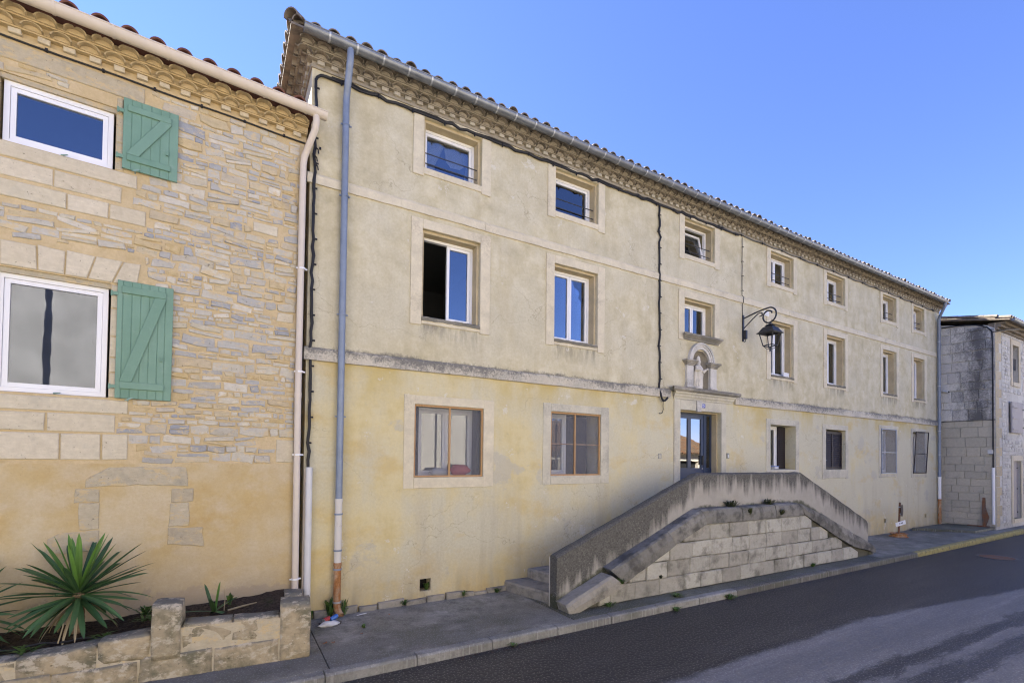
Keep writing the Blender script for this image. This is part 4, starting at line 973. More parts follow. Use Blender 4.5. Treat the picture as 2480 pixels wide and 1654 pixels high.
irr([(-1.51, 1.775), (-1.27, 1.775), (-1.275, 1.945), (-1.505, 1.945)]); irr([(-1.52, 1.465), (-1.31, 1.465), (-1.31, 1.76), (-1.515, 1.76)])
irr([(-1.53, 1.245), (-1.14, 1.18), (-1.16, 1.43), (-1.525, 1.45)])
# right-hand quoin stones
for a, b, z0, z1 in ((-0.32, -0.10, 4.29, 4.43), (-0.645, -0.335, 5.50, 5.645), (-0.30, -0.06, 2.29, 2.60)): block(a, b, z0, z1, 'ashlar', -0.014, 0.012)
# rubble stones: rows of flat irregular stones in proud mortar
def stone_shape(w, h, d, r):
    """flat angular stone, w x h, standing d proud of the wall"""
    e0, e1 = r.uniform(-0.5, 0.5), r.uniform(-0.5, 0.5); nt, nb = r.choice((2, 3, 3, 4)), r.choice((2, 3, 3, 4)); pts = []
    c0, c1 = r.choice((0.0, 0.05, 0.15, 0.3)), r.choice((0.0, 0.05, 0.15, 0.3))
    for k in range(nb+1):
        t = k/nb; x = -w/2+w*t+(0 if k in (0, nb) else r.uniform(-0.12, 0.12)*w); z = -h/2+r.uniform(-0.05, 0.14)*h*(1.0 if 0 < k < nb else 1.6)
        if k == 0: x += c0*h*(0.5+e0)
        if k == nb: x -= c1*h*(0.5+e1)
        pts.append((x, z))
    for k in range(nt+1):
        t = 1-k/nt; x = -w/2+w*t+(0 if k in (0, nt) else r.uniform(-0.12, 0.12)*w); z = h/2-r.uniform(-0.05, 0.14)*h*(1.0 if 0 < k < nt else 1.6)
        if k == 0: x -= c1*h*(0.5-e1)
        if k == nt: x += c0*h*(0.5-e0)
        pts.append((x, z))
    n = len(pts); m_ = MB(); tw = r.uniform(-0.5, 0.5)
    v = [(x, 0.006, z) for x, z in pts]+[(x, -d*0.55, z) for x, z in pts]+[(x-math.copysign(min(abs(x)*0.15, 0.007), x), -d*(1+tw*x/w+r.uniform(-0.15, 0.15)), z-math.copysign(min(abs(z)*0.25, 0.006), z)) for x, z in pts]
    v.append((r.uniform(-0.15, 0.15)*w, -d*r.uniform(0.8, 1.35), r.uniform(-0.15, 0.15)*h)); f = []
    for k in range(n):
        j = (k+1) % n; f += [(k, j, n+j, n+k), (n+k, n+j, 2*n+j, 2*n+k), (2*n+k, 2*n+j, 3*n)]
    return m_.add(v, f)
allst = []; z = 2.27
def try_stone(cx, cz, ww, hh):
    if ww > 0.035 and cz+hh/2 < 6.97 and cz-hh/2 > 2.265 and not any(a-0.006 < cx+ww/2 and cx-ww/2 < b+0.006 and c-0.004 < cz+hh/2 and cz-hh/2 < e+0.004 for a, b, c, e in used+[LU, LLo]):
        allst.append((cx, cz, ww, hh)); return True
    return False
while z < 6.96:
    h = rnd.choice((0.06, 0.075, 0.085, 0.10, 0.12, 0.14)); x = -5.2+rnd.uniform(0, 0.2)
    while x < -0.09:
        ww = max(0.07, min(0.40, h*rnd.uniform(0.8, 3.4))); g = rnd.uniform(0.006, 0.016)
        if x+ww > -0.065: ww = max(0.05, -0.065-x)
        cx, cz = x+ww/2, z+h/2+rnd.uniform(-0.006, 0.006)
        q = rnd.random()
        if q < 0.30 and h > 0.08:      # two slivers in one cell
            k = rnd.uniform(0.35, 0.65)
            try_stone(cx, z+h*k/2, ww-g, h*k-0.008); try_stone(cx+rnd.uniform(-0.01, 0.01), z+h*(1+k)/2, ww-g-rnd.uniform(0, 0.03), h*(1-k)-0.008)
        elif not try_stone(cx, cz, ww-g, h-rnd.uniform(0.005, 0.02)):
            for f0, f1 in ((0.0, 0.5), (0.5, 1.0)): try_stone(x+ww*(f0+f1)/2, cz, ww*0.5-g, (h-0.012)*0.9)
        x += ww
    z += h
vis = [s for s in allst if s[0] > -3.2]; vis.sort(key=lambda s: -s[2]*s[3]); big = vis[:290]; bigset = set(big)
for s in big:
    place(stone_shape(s[2], s[3], rnd.choice((0.004, 0.008, 0.012, 0.016, 0.022)), rnd).mesh('stone', 'rubble'), 'stone', L_, loc=(s[0], 0, s[1]+rnd.uniform(-0.008, 0.008)), rot=(0, R(rnd.gauss(0, 4.5)), 0))
sm = MB()
for s in allst:
    if s in bigset: continue
    q = stone_shape(s[2], s[3], rnd.uniform(0.008, 0.015), rnd); sm.add([(a+s[0], b, c+s[1]) for a, b, c in q.v], q.f)
sm.build('small_stones', 'rubble', L_, kind='stuff')
# shutters, folded back against the wall
def shutter(s0, s1, z0, z1, y=-0.055):
    W = s1-s0; nb = 7; pl = [0, 0.10, 0.255, 0.41, 0.565, 0.72, 0.85, 1.0] if z1-z0 > 1 else [0, 0.15, 0.32, 0.495, 0.665, 0.83, 1.0]
    b = MB().box(s0+0.003, s1-0.003, y+0.006, y+0.026, z0+0.003, z1-0.003); sh = b.build('shutter', 'shutter_green', L_)
    for k in range(len(pl)-1): MB().cbox(s0+W*pl[k]+0.002, s0+W*pl[k+1]-0.002, y, y+0.02, z0, z1, 0.004).build('plank', 'shutter_green', sh)
    hb = 0.075 if z1-z0 < 1 else 0.085; yb = y-0.022
    e = 0.045
    zb0, zb1 = (z0+0.10, z1-0.16) if z1-z0 < 1 else (z0+0.115, z1-0.155)
    MB().cbox(s0+e, s1-e*1.7, yb, y-0.001, zb0, zb0+hb, 0.005).build('batten', 'shutter_green', sh); MB().cbox(s0+e, s1-e*1.7, yb, y-0.001, zb1, zb1+hb, 0.005).build('batten', 'shutter_green', sh)
    a, c = s0+e, s1-e*1.7; wd = 0.115
    MB().poly([(a, zb0+hb+0.001), (a+wd, zb0+hb+0.001), (c, zb1-0.001-0.02), (c, zb1-0.001), (c-wd, zb1-0.001), (a, zb0+hb+0.02)], yb+0.0005, y-0.0015, 0.004).build('brace', 'shutter_green', sh)
    for z in (z0+0.12, z1-0.19):
        q = MB(); q.box(s0-0.05, s0+0.01, y-0.004, y+0.012, z, z+0.04); q.tube([(s0-0.05, y+0.004, z-0.012), (s0-0.05, y+0.004, z+0.05)], 0.011, 8); q.build('hinge', 'shutter_green', sh)
    q = MB(); q.tube([(s0+0.13, y+0.02, z0-0.025), (s0+0.13, y-0.03, z0-0.02)], 0.008, 6); q.poly([(s0+0.095, z0-0.03), (s0+0.13, z0-0.025), (s0+0.19, z0+0.012), (s0+0.145, z0+0.008)], y-0.042, y-0.03); q.build('holdback', 'shutter_iron', sh)
    MB().box(s1-0.125, s1-0.10, yb-0.004, y-0.001, z0+0.34*(z1-z0), z0+0.34*(z1-z0)+0.055).build('latch', 'shutter_green', sh)
shutter(-2.088, -1.53, 5.868, 6.738); shutter(-2.095, -1.535, 3.058, 4.492)
# eaves
genoise(L_, SX0, 0.02, LZ, 0.2245, 0.243, ('genoise_left', 'genoise_lfill', 'dentil_left'))
def roof_left():
    zb_ = LZ+0.295; d = MB(); hd = 4.3; zr = zb_+SL*hd
    d.add([(SX0, -OV, zb_), (0.06, -OV, zb_), (0.06, hd-OV, zr), (SX0, hd-OV, zr), (0.06, 2*hd-OV, zb_), (SX0, 2*hd-OV, zb_)]+[(SX0, -OV, zb_-0.03), (0.06, -OV, zb_-0.03), (0.06, 2*hd-OV, zb_-0.03), (SX0, 2*hd-OV, zb_-0.03)],
          [(0, 1, 2, 3), (3, 2, 4, 5), (6, 7, 1, 0), (1, 7, 8, 4, 2), (0, 3, 5, 9, 6), (9, 8, 7, 6)])
    roof = d.build('roof', 'tile_red', L_); tilt = math.atan(SL)
    ev = [tile_mesh('eave_tile', 'tile_red', 0.094, 0.44, 0.02, 1.0, 0.86, 12)]
    st = tile_mesh('roof_tiles', 'tile_red', 0.094, 0.44, 0.02, 1.0, 0.86, 6); sv = [Vector(v.co) for v in st.vertices]; sf = [tuple(p.vertices) for p in st.polygons]; rest = MB()
    x = -0.15
    while x > SX0:
        place(ev[0], 'eave_tile', roof, loc=(x, -OV-0.025, zb_+0.045), rot=(tilt, 0, R(rnd.uniform(-1, 1))))
        dd = 0.36
        while dd < hd:
            m4 = Matrix.Translation((x, -OV+dd, zb_+0.05+SL*dd)) @ Matrix.Rotation(tilt, 4, 'X'); rest.add([m4 @ q for q in sv], sf); dd += 0.36
        x -= 0.268
    rest.build('roof_tiles', 'tile_red', roof, True, kind='stuff')
roof_left()
gutter(L_, SX0, 0.21, -0.375, LZ+0.305, 0.082, 'pvc_beige', 'pvc_beige', 0.52, -2.36-0.56*11)
dl = downpipe(L_, [(0.07, -0.375, 7.24), (0.07, -0.375, 7.14), (0.065, -0.345, 7.05), (0.005, -0.16, 6.83), (-0.02, -0.085, 6.74), (-0.03, -0.075, 6.62), (-0.035, -0.075, 3.25), (-0.02, -0.075, 0.40)], 0.045, 'pvc_beige', [5.1, 3.6, 2.4, 0.62], 'pvc_white')
MB().tube([(-0.035, -0.075, 3.22), (-0.035, -0.075, 3.30)], 0.049, 14).build('sleeve', 'pvc_beige', dl, True)
def loc2w(s, y, z): c, q = math.cos(LA), math.sin(LA); return (LP[0]+s*c-y*q, LP[1]+s*q+y*c, z)

# ================================================================== RIGHT STONE HOUSE
RX, RY = 24.0, -1.5
RH = thing('grey_stone_house', 'grey weathered stone house with blackened gable at the end of the street', 'house', (RX, RY, 0))
w = MB()
ops = [(25.83, 26.55, 5.5, 6.93), (25.80, 26.72, 0.3, 2.50)]
wall_cells(w, RX, 36.0, -0.2, 7.5, ops, RY, RY+0.3)
w.add([(RX+0.02, RY, -0.2), (RX+0.02, 6, -0.2), (RX+0.02, 6, 9.0), (RX+0.02, RY+0.2, 7.45), (RX+0.02, RY, 7.3)], [(0, 1, 2, 3, 4)])
w.add([(36, RY, -0.2), (36, 6, -0.2), (36, 6, 8.9), (36, RY, 7.4)], [(0, 1, 2, 3)])
w.add([(RX, 6, -0.2), (36, 6, -0.2), (36, 6, 9.0), (RX, 6, 9.0)], [(0, 1, 2, 3)])
raw_build(w, 'wall', 'gable_stone', RH)
# gable blocks, each its own stone; upper courses rough and blackened, lower ones regular
zr = [0.10, 0.32, 0.55, 0.73, 0.99, 1.29, 1.55, 1.81, 2.08, 2.34, 2.64, 2.99, 3.35, 3.73, 3.98, 4.41, 4.70, 5.12, 5.41, 5.83, 6.21, 6.57, 6.95, 7.30, 7.62]
def yz_block(m_, y0, y1, z0, z1, x, c, j):
    q = MB().cbox(y0, y1, 0, 0.06, z0, z1, c, j); m_.add([(x+b, -a, d) for a, b, d in q.v], q.f); return m_
def gtop(y): return 7.30+0.24*(y-RY)
for k in range(len(zr)-1):
    z0, z1 = zr[k], zr[k+1]; y = RY+0.004
    first = True
    while y < 0.14:
        L = rnd.uniform(0.38, 0.72) if k < 14 else rnd.uniform(0.30, 0.66)
        if first and k % 2: L *= 0.55
        first = False
        y1 = min(y+L, 0.16)
        if 0.16-y1 < 0.15: y1 = 0.16
        zt = min(z1, gtop((y+y1)/2))
        if zt-z0 > 0.08:
            jj = 0.004 if k < 14 else 0.016
            yz_block(MB(), -y1+0.005, -y-0.005, z0+0.005, zt-0.005, RX-0.015-rnd.uniform(0, 0.008 if k < 14 else 0.02), 0.008 if k < 14 else 0.016, jj).build('stone_block', 'gable_lower' if k < 14 else 'gable_dark', RH)
        y = y1
MB().box(RX-0.04, RX+0.02, RY+0.01, 0.05, 3.955, 3.995).build('ledge', 'coping_stone', RH)
# quoins of the front
z = 0.1; k = 0
while z < 7.2:
    h = rnd.uniform(0.3, 0.42); L = 0.62 if k % 2 else 0.38
    MB().cbox(RX+0.03, RX+L, RY-0.012, RY+0.01, z+0.006, min(7.25, z+h-0.006), 0.008, 0.006).build('quoin', 'ashlar_old', RH); z += h; k += 1
# front rubble
q = MB()
z = 0.2
while z < 7.2:
    h = rnd.uniform(0.09, 0.17); x = RX+0.68
    while x < 30:
        ww = rnd.uniform(0.14, 0.4)
        if not any(a-0.2 < x+ww and x < b+0.2 and c-0.2 < z+h and z < e+0.2 for a, b, c, e in ops+[(25.4, 26.8, 3.5, 4.75)]):
            s_ = stone_shape(ww, h*0.92, 0.018, rnd); q.add([(a+x+ww/2, b+RY, c+z+h/2) for a, b, c in s_.v], s_.f)
        x += ww+0.02
    z += h+0.01
q.build('rubble_stones', 'gable_stone', RH, kind='stuff')
for (x0, x1, z0, z1, nm) in ((25.83, 26.55, 5.5, 6.93, 'window'), (25.80, 26.72, 0.3, 2.50, 'door')):
    s_ = MB(); s_.box(x0-0.17, x0, RY-0.03, RY+0.01, z0-0.15, z1+0.2); s_.box(x1, x1+0.17, RY-0.03, RY+0.01, z0-0.15, z1+0.2); s_.box(x0, x1, RY-0.03, RY+0.01, z1, z1+0.2); s_.box(x0, x1, RY-0.05, RY+0.2, z0-0.15, z0)
    if nm == 'window':
        f = MB(); ring(f, x0, x1, z0, z1, 0.05, RY+0.15, RY+0.2); wn_ = f.build('window', 'wood_grey', RH); MB().box(x0+0.05, x1-0.05, RY+0.17, RY+0.18, z0+0.5, z1-0.05).build('pane', 'glass', wn_)
        MB().box(x0+0.05, x1-0.05, RY+0.12, RY+0.15, z0+0.02, z0+0.5).build('panel', 'wood_grey', wn_)
        for q2 in range(5): MB().tube([(x0+0.1+q2*0.13, RY+0.05, z0+0.5), (x0+0.1+q2*0.13, RY+0.05, z0+0.95)], 0.01, 6).build('bar', 'iron', wn_)
    else:
        f = MB(); wn_ = f.box(x0, x1, RY+0.10, RY+0.14, z0, z1).build('door', 'wood_grey', RH)
        for q2 in range(5): MB().cbox(x0+q2*0.184+0.003, x0+q2*0.184+0.18, RY+0.08, RY+0.10, z0, z1, 0.004).build('plank', 'wood_grey', wn_)
        for zz in (0.5, 1.4, 2.2):
            for xx in (x0+0.03, x1-0.11): MB().box(xx, xx+0.08, RY+0.065, RY+0.08, zz, zz+0.05).build('hinge', 'iron', wn_)
        MB().lathe([(0.03, 0), (0.035, 0.02), (0.02, 0.04)], (0, 0, 0), 10)
    s_.build('surround', 'ashlar', wn_)
sh = MB().cbox(25.42, 26.05, RY-0.10, RY-0.05, 3.56, 4.72, 0.006).build('shutter', 'wood_grey', RH)
for q2 in range(3): MB().box(25.46, 26.01, RY-0.125, RY-0.10, 3.66+q2*0.42, 3.72+q2*0.42).build('batten', 'wood_grey', sh)
sh = MB().cbox(26.12, 26.78, RY-0.08, RY-0.03, 3.56, 4.74, 0.006).build('shutter', 'wood_grey', RH)
for q2 in range(2): MB().box(26.7, 26.8, RY-0.1, RY-0.08, 3.75+q2*0.7, 3.81+q2*0.7).build('hinge', 'iron', sh)
# eaves, roof, gutter
for k, (zz, o_) in enumerate(((7.25, 0.06), (7.34, 0.16), (7.43, 0.26))): MB().box(RX+0.04+0.02*k, 36.0, RY-o_, RY+0.2, zz, zz+0.085).build('eaves_moulding', 'genoise_main', RH)
tl = tile_mesh('eave_tile', 'tile_old', 0.10, 0.46, 0.016, 0.9, 0.9)
dk = MB(); dk.add([(RX-0.10, RY-0.42, 7.56), (36.1, RY-0.42, 7.56), (36.1, 6, 9.15), (RX-0.10, 6, 9.15), (RX-0.10, RY-0.42, 7.50), (36.1, RY-0.42, 7.50), (36.1, 6, 9.09), (RX-0.10, 6, 9.09)], [(0, 1, 2, 3), (7, 6, 5, 4), (0, 4, 5, 1), (3, 2, 6, 7), (0, 3, 7, 4), (1, 5, 6, 2)])
rr = dk.build('roof', 'tile_old', RH); tq = math.atan(1.59/7.92)
x = RX-0.03
while x < 31: place(tl, 'eave_tile', rr, loc=(x, RY-0.45, 7.575), rot=(tq, 0, 0)); x += 0.235
dd = 0.36
while dd < 3.4:
    place(tl, 'verge_tile', rr, loc=(RX-0.05, RY-0.45+dd, 7.60+dd*math.tan(tq)), rot=(tq, 0, 0)); dd += 0.37
sv = [Vector(v.co) for v in tl.vertices]; sf = [tuple(p.vertices) for p in tl.polygons]; rest = MB(); x = RX+0.2
while x < 33:
    dd = 0.37
    while dd < 6:
        m4 = Matrix.Translation((x, RY-0.45+dd, 7.585+dd*math.tan(tq))) @ Matrix.Rotation(tq, 4, 'X'); rest.add([m4 @ q for q in sv], sf); dd += 0.37
    x += 0.235
rest.build('roof_tiles', 'tile_old', rr, True, kind='stuff')
gutter(RH, RX+0.02, 36, RY-0.46, 7.55, 0.08, 'zinc', 'zinc_light', 0.5, RX+0.3)
MB().tube([(RX-0.04, RY+0.06, 0.2), (RX-0.04, RY+0.06, 2.24)], 0.045, 12).build('drainpipe', 'pvc_white', RH, True)

# ================================================================== ENTRANCE STAIRCASE
ST = thing('entrance_staircase', 'double stone staircase to the blue door with dark stained parapet', 'staircase', (9.7, -1.5, 0))
def lerp_chain(ch, x):
    for (a, b), (c, d) in zip(ch, ch[1:]):
        if a <= x <= c: return b+(d-b)*(x-a)/(c-a)
    return ch[0][1] if x < ch[0][0] else ch[-1][1]
topc = [(4.60, 0.83), (8.0, 2.13), (11.62, 2.128), (14.52, 0.945), (14.70, 0.87), (14.76, 0.80)]
botc = [(4.62, 0.0), (4.70, 0.05), (5.73, 0.46), (7.15, 1.04), (8.07, 1.42), (11.40, 1.42), (13.48, 0.66), (14.76, 0.12)]
pp = MB(); n = 150; yf, yb_ = -1.39, -1.18; v = []; f = []
for i in range(n+1):
    x = 4.605+(14.76-4.605)*i/n; zt = lerp_chain(topc, x)+0.012*(mnoise.noise((x*3, 0, 0))); zbm = -0.05
    e = 0.010*mnoise.noise((x*2.2, 5, 0))
    v += [(x, yf+e, zbm), (x, yf+e, lerp_chain(botc, x)-0.1), (x, yf+e, (zt+lerp_chain(botc, x))/2), (x, yf+e+0.002, zt-0.035), (x, yf+0.035, zt-0.004), (x, (yf+yb_)/2, zt+0.008), (x, yb_-0.035, zt-0.004), (x, yb_, zt-0.04), (x, yb_, zbm)]
for i in range(n):
    for q in range(8): f.append((i*9+q, i*9+q+1, i*9+10+q, i*9+9+q))
f += [tuple(range(9)), tuple(n*9+q for q in range(8, -1, -1))]
pp.add(v, f).build('parapet', 'parapet_plaster', ST)
# core behind the facing stones
co = MB(); ch = [(4.70, 0.0), (5.8, 0.30), (7.08, 0.86), (7.95, 1.2), (11.3, 1.2), (13.3, 0.34), (14.6, 0.05)]
pts = [(4.70, -0.1)]+[(14.6, -0.1)]+[(a, b) for a, b in reversed(ch)]
co.poly(pts, -1.565, -1.385); co.build('wall_core', 'joint_dark', ST)
# facing stones in four courses
zl = [0.0, 0.29, 0.577, 0.876, 1.172]
jt = [[5.30, 5.535, 6.107, 6.703, 7.345, 7.80, 8.417, 9.0, 9.577, 10.186, 10.718, 11.31, 11.87, 12.46, 13.05, 13.75], [5.98, 6.37, 6.89, 7.506, 8.058, 8.646, 9.248, 9.837, 10.60, 11.07, 11.648, 12.39, 13.0], [6.55, 6.946, 7.546, 8.123, 8.739, 9.297, 9.889, 10.434, 11.07, 11.586, 11.967, 12.35], [7.35, 8.055, 8.643, 9.246, 9.862, 10.406, 11.16, 11.62]]
def clip(poly, a, b):
    out = []; d = lambda p: (b[0]-a[0])*(p[1]-a[1])-(b[1]-a[1])*(p[0]-a[0])
    for i in range(len(poly)):
        p, q = poly[i], poly[(i+1) % len(poly)]; dp_, dq = d(p), d(q)
        if dp_ <= 0: out.append(p)
        if dp_*dq < 0: t = dp_/(dp_-dq); out.append((p[0]+(q[0]-p[0])*t, p[1]+(q[1]-p[1])*t))
    return out
for k in range(4):
    for a, b in zip(jt[k], jt[k][1:]):
        g = 0.004; jz = lambda: rnd.uniform(-0.009, 0.009)
        p = [(a+g+jz(), zl[k]+g+jz()), (b-g+jz(), zl[k]+g+jz()), (b-g+jz(), zl[k+1]-g+jz()), (a+g+jz(), zl[k+1]-g+jz())]
        for c, d in zip(ch, ch[1:]):
            if c[0]-0.35 < (a+b)/2 < d[0]+0.35 and not (7.9 < c[0] < 11): p = clip(p, c, d)
        if len(p) >= 3:
            ar = abs(sum(p[i][0]*p[(i+1) % len(p)][1]-p[(i+1) % len(p)][0]*p[i][1] for i in range(len(p))))/2
            if ar > 0.008: MB().poly(p, -1.60-rnd.uniform(-0.012, 0.012), -1.56, 0.014).build('facing_stone', 'stair_stone', ST)
# coping slabs: A, B, C rising, four flat, then four falling
def slab(pts, y0, y1, mat, name='coping'):
    # pts: lower-left, lower-right, upper-right, upper-left in (x, z); roughened solid
    m_ = MB(); n = 9; v = []; f = []; (a, b, c, d) = [Vector(p) for p in pts]; sd_ = rnd.uniform(0, 99)
    for i in range(n+1):
        t = i/n; lo = a.lerp(b, t); hi = d.lerp(c, t); k = lambda q: 0.016*mnoise.noise((lo.x*4+sd_, q*3.1, sd_))
        e = 0.02 if i in (0, n) else 0.0
        v += [(lo.x, y1, lo.y), (lo.x+k(9)*0.5, y0+0.012+e*0.5+k(0), lo.y+k(1)), (lo.lerp(hi, 0.5).x, y0+e+k(2), lo.lerp(hi, 0.5).y), (hi.x, y0+0.02+e+k(3), hi.y-0.03-e*0.4+k(4)), (hi.x, y0+0.06+k(5), hi.y+k(6)*0.6-e*0.5), (hi.x, y1, hi.y+k(7)*0.4)]
    for i in range(n):
        for q in range(5): f.append((i*6+q, i*6+q+1, i*6+7+q, i*6+6+q))
        f.append((i*6+5, i*6, i*6+6, i*6+11))
    f += [tuple(range(6)), tuple(n*6+q for q in range(5, -1, -1))]
    m_.add(v, f).build(name, mat, ST)
slab([(4.66, -0.05), (5.80, 0.285), (5.53, 0.49), (4.60, 0.14)], -1.70, -1.37, 'coping_pale')
slab([(5.83, 0.315), (7.075, 0.85), (6.90, 1.10), (5.56, 0.575)], -1.655, -1.37, 'coping_stone')
slab([(7.09, 0.86), (7.945, 1.185), (7.80, 1.455), (6.92, 1.105)], -1.645, -1.37, 'coping_stone')
for a, b in ((7.955, 9.045), (9.06, 10.2), (10.215, 11.30)): slab([(a, 1.18), (b, 1.178), (b-0.02 if b < 11.2 else 11.12, 1.462), (a-0.14 if a < 8 else a, 1.462)], -1.64, -1.37, 'coping_stone')
rx = [11.31, 12.0, 12.75, 13.5, 14.65]; rb = [lerp_chain(ch, x) for x in rx]; rtp = [1.455, 1.20, 0.92, 0.64, 0.22]
for k in range(4): slab([(rx[k]+0.004, rb[k]), (rx[k+1]-0.004, rb[k+1]), (rx[k+1]-0.004, rtp[k+1]), ((rx[k] if k else 11.13)+0.004, rtp[k])], -1.645, -1.37, 'coping_stone')
# steps and landing
n = 7; rise = 1.2/n
for k in range(n):
    x0 = 4.44+k*0.49; z0, z1 = (0.0 if k == 0 else rise*k-0.02), rise*(k+1)
    P_ = [(x0+0.22, -1.19), (x0+0.20, -0.9), (x0+0.10, -0.5), (x0+0.02, -0.2), (x0, -0.002), (8.0, -0.002), (8.0, -1.19)]
    P_ = [(a+rnd.uniform(-0.012, 0.012) if a < 7.9 else a, b) for a, b in P_]; q = len(P_); st = MB()
    st.add([(a, b, z0) for a, b in P_]+[(a, b, z1-0.03) for a, b in P_]+[(a+(0.022 if a < 7.9 else 0), b, z1+rnd.uniform(-0.004, 0.004)) for a, b in P_],
           [tuple(range(q)), tuple(range(2*q, 3*q))]+[(i, (i+1) % q, q+(i+1) % q, q+i) for i in range(q)]+[(q+i, q+(i+1) % q, 2*q+(i+1) % q, 2*q+i) for i in range(q)])
    st.build('step', 'coping_pale' if k < 2 else 'ashlar', ST)
    x1 = 15.0-k*0.52
    MB().box(11.65, x1, -1.185, -0.003, 0.0 if k == 0 else rise*k-0.021, rise*(k+1)-0.001).build('step', 'ashlar', ST)
MB().box(7.7, 11.9, -1.188, -0.0015, 1.0, 1.199).build('landing', 'ashlar', ST)

# ================================================================== PLANTER (local frame: u along the front, negative to the left)
PA = math.atan2(-0.13, 1.65); PP = (0.95, -1.45, 0.0)
PL = thing('stone_planter', 'low stone planter wall with two square piers in front of the rubble house', 'planter', PP, PA, local=True)
def rough_block(name, u0, u1, y0, y1, z0, z1a, z1b=None, mat='planter_stone', amp=0.012, rd=0.014):
    """block with worn rounded edges; top may slope from z1a (left) to z1b (right)"""
    z1b = z1a if z1b is None else z1b; bm = bmesh.new(); nx = max(3, int((u1-u0)/0.08)); ny = max(3, int((y1-y0)/0.08)); nz = max(3, int((z1a-z0)/0.08))
    bmesh.ops.create_cube(bm, size=1.0)
    bmesh.ops.subdivide_edges(bm, edges=bm.edges[:], cuts=5, use_grid_fill=True)
    sd_ = rnd.uniform(0, 100)
    for v in bm.verts:
        p = v.co.copy(); zt = z1a+(z1b-z1a)*(p.x+0.5)
        L = Vector((u1-u0, y1-y0, zt-z0)); q = Vector((p.x*L.x, p.y*L.y, p.z*L.z))
        h = L/2; inner = Vector([max(-(h[i]-rd), min(h[i]-rd, q[i])) for i in range(3)]); dlt = q-inner
        if dlt.length > 1e-6: q = inner+dlt.normalized()*min(rd, dlt.length)
        c = Vector(((u0+u1)/2, (y0+y1)/2, (z0+zt)/2))
        w_ = c+q; nn = mnoise.noise_vector((w_*5)+Vector((sd_, 0, 0)))+mnoise.noise_vector((w_*14)+Vector((0, sd_, 0)))*0.5
        v.co = w_+nn*amp
    me = bpy.data.meshes.new(name); bm.to_mesh(me); bm.free(); me.materials.append(MAT[mat]); me.polygons.foreach_set('use_smooth', [True]*len(me.polygons))
    return place(me, name, PL)
rough_block('pier', -0.335, 0.0, 0.0, 0.33, -0.03, 0.665, 0.655, rd=0.022)
rough_block('pier', -1.565, -1.295, -0.005, 0.30, 0.20, 0.80, 0.785, rd=0.018)
for u0, u1, z0, za, zb2 in ((-1.29, -0.825, 0.262, 0.565, 0.545), (-0.815, -0.34, 0.285, 0.545, 0.53)): rough_block('wall_block', u0, u1, 0.015, 0.24, z0, za, zb2)
for u0, u1 in ((-1.66, -1.0), (-0.985, -0.34)): rough_block('wall_block', u0, u1, 0.005, 0.25, -0.03, 0.255, 0.265)
for u0, u1, z0, za, zb2 in ((-2.0, -1.57, 0.235, 0.475, 0.50), (-2.62, -2.01, 0.19, 0.40, 0.45), (-3.3, -2.63, 0.17, 0.37, 0.40)): rough_block('wall_block', u0, u1, 0.01, 0.25, z0, za, zb2)
for u0, u1 in ((-2.35, -1.67), (-3.1, -2.36), (-3.9, -3.11)): rough_block('wall_block', u0, u1, 0.0, 0.25, -0.05, 0.215, 0.225)
rough_block('wall_block', -4.2, -3.31, 0.01, 0.25, 0.15, 0.36, 0.37)
for y0, y1, za in ((0.335, 0.70, 0.40), (0.705, 1.05, 0.44), (1.055, 1.36, 0.50)): rough_block('wall_block', -0.27, -0.03, y0, y1, -0.03, za, za-0.02)
mc = MB().poly([(-4.2, -0.05), (-0.3, -0.05), (-0.3, 0.50), (-1.3, 0.52), (-1.35, 0.44), (-2.6, 0.39), (-4.2, 0.33)], 0.016, 0.23); mc.build('mortar_core', 'ashlar_old', PL)
# soil bed
bm = bmesh.new(); nu, nv = 70, 26; vv = []
for i in range(nu+1):
    for j in range(nv+1):
        u = -4.2+4.0*i/nu; y = 0.2+(1.75-0.2)*j/nv
        z = 0.36+0.09*(j/nv)+0.05*max(0, (u+1.6)/1.4)+0.03*mnoise.noise((u*4, y*4, 0))+0.014*mnoise.noise((u*17, y*17, 3))
        vv.append(bm.verts.new((u, y, z)))
for i in range(nu):
    for j in range(nv): bm.faces.new((vv[i*(nv+1)+j], vv[(i+1)*(nv+1)+j], vv[(i+1)*(nv+1)+j+1], vv[i*(nv+1)+j+1]))
me = bpy.data.meshes.new('soil'); bm.to_mesh(me); bm.free(); me.materials.append(MAT['soil']); place(me, 'soil', PL)
def pl2w(u, y, z): c, s = math.cos(PA), math.sin(PA); return Vector((PP[0]+u*c-y*s, PP[1]+u*s+y*c, z))
# drip hose on the soil
pts = [pl2w(-4.2+2.7*k/26, 0.34+0.03*math.sin(k*0.8), 0.41+0.015*math.sin(k*1.7)+0.02*k/26) for k in range(27)]
tag(MB().tube(pts, 0.011, 6).build('drip_hose', 'cable', None, True), 'thin black watering hose lying on the soil of the planter', 'hose')
def stick(a, b, r, label, nm='stick'):
    tag(MB().tube([a, Vector(a).lerp(Vector(b), 0.5)+Vector((0.01, 0, 0.005)), b], [r, r*0.9, r*0.5], 6).build(nm, 'dry_leaf'), label, 'stick')
stick((-1.42, -0.95, 0.42), (-1.38, -0.90, 0.72), 0.007, 'dry stick standing in the soil before the yucca stem')
stick((0.06, -0.62, 0.45), (0.055, -0.61, 0.72), 0.006, 'thin dry stick standing beside the small yucca shoot')
stick((0.10, -0.72, 0.475), (0.42, -0.62, 0.50), 0.012, 'pale broken stick lying on soil near the right pier')

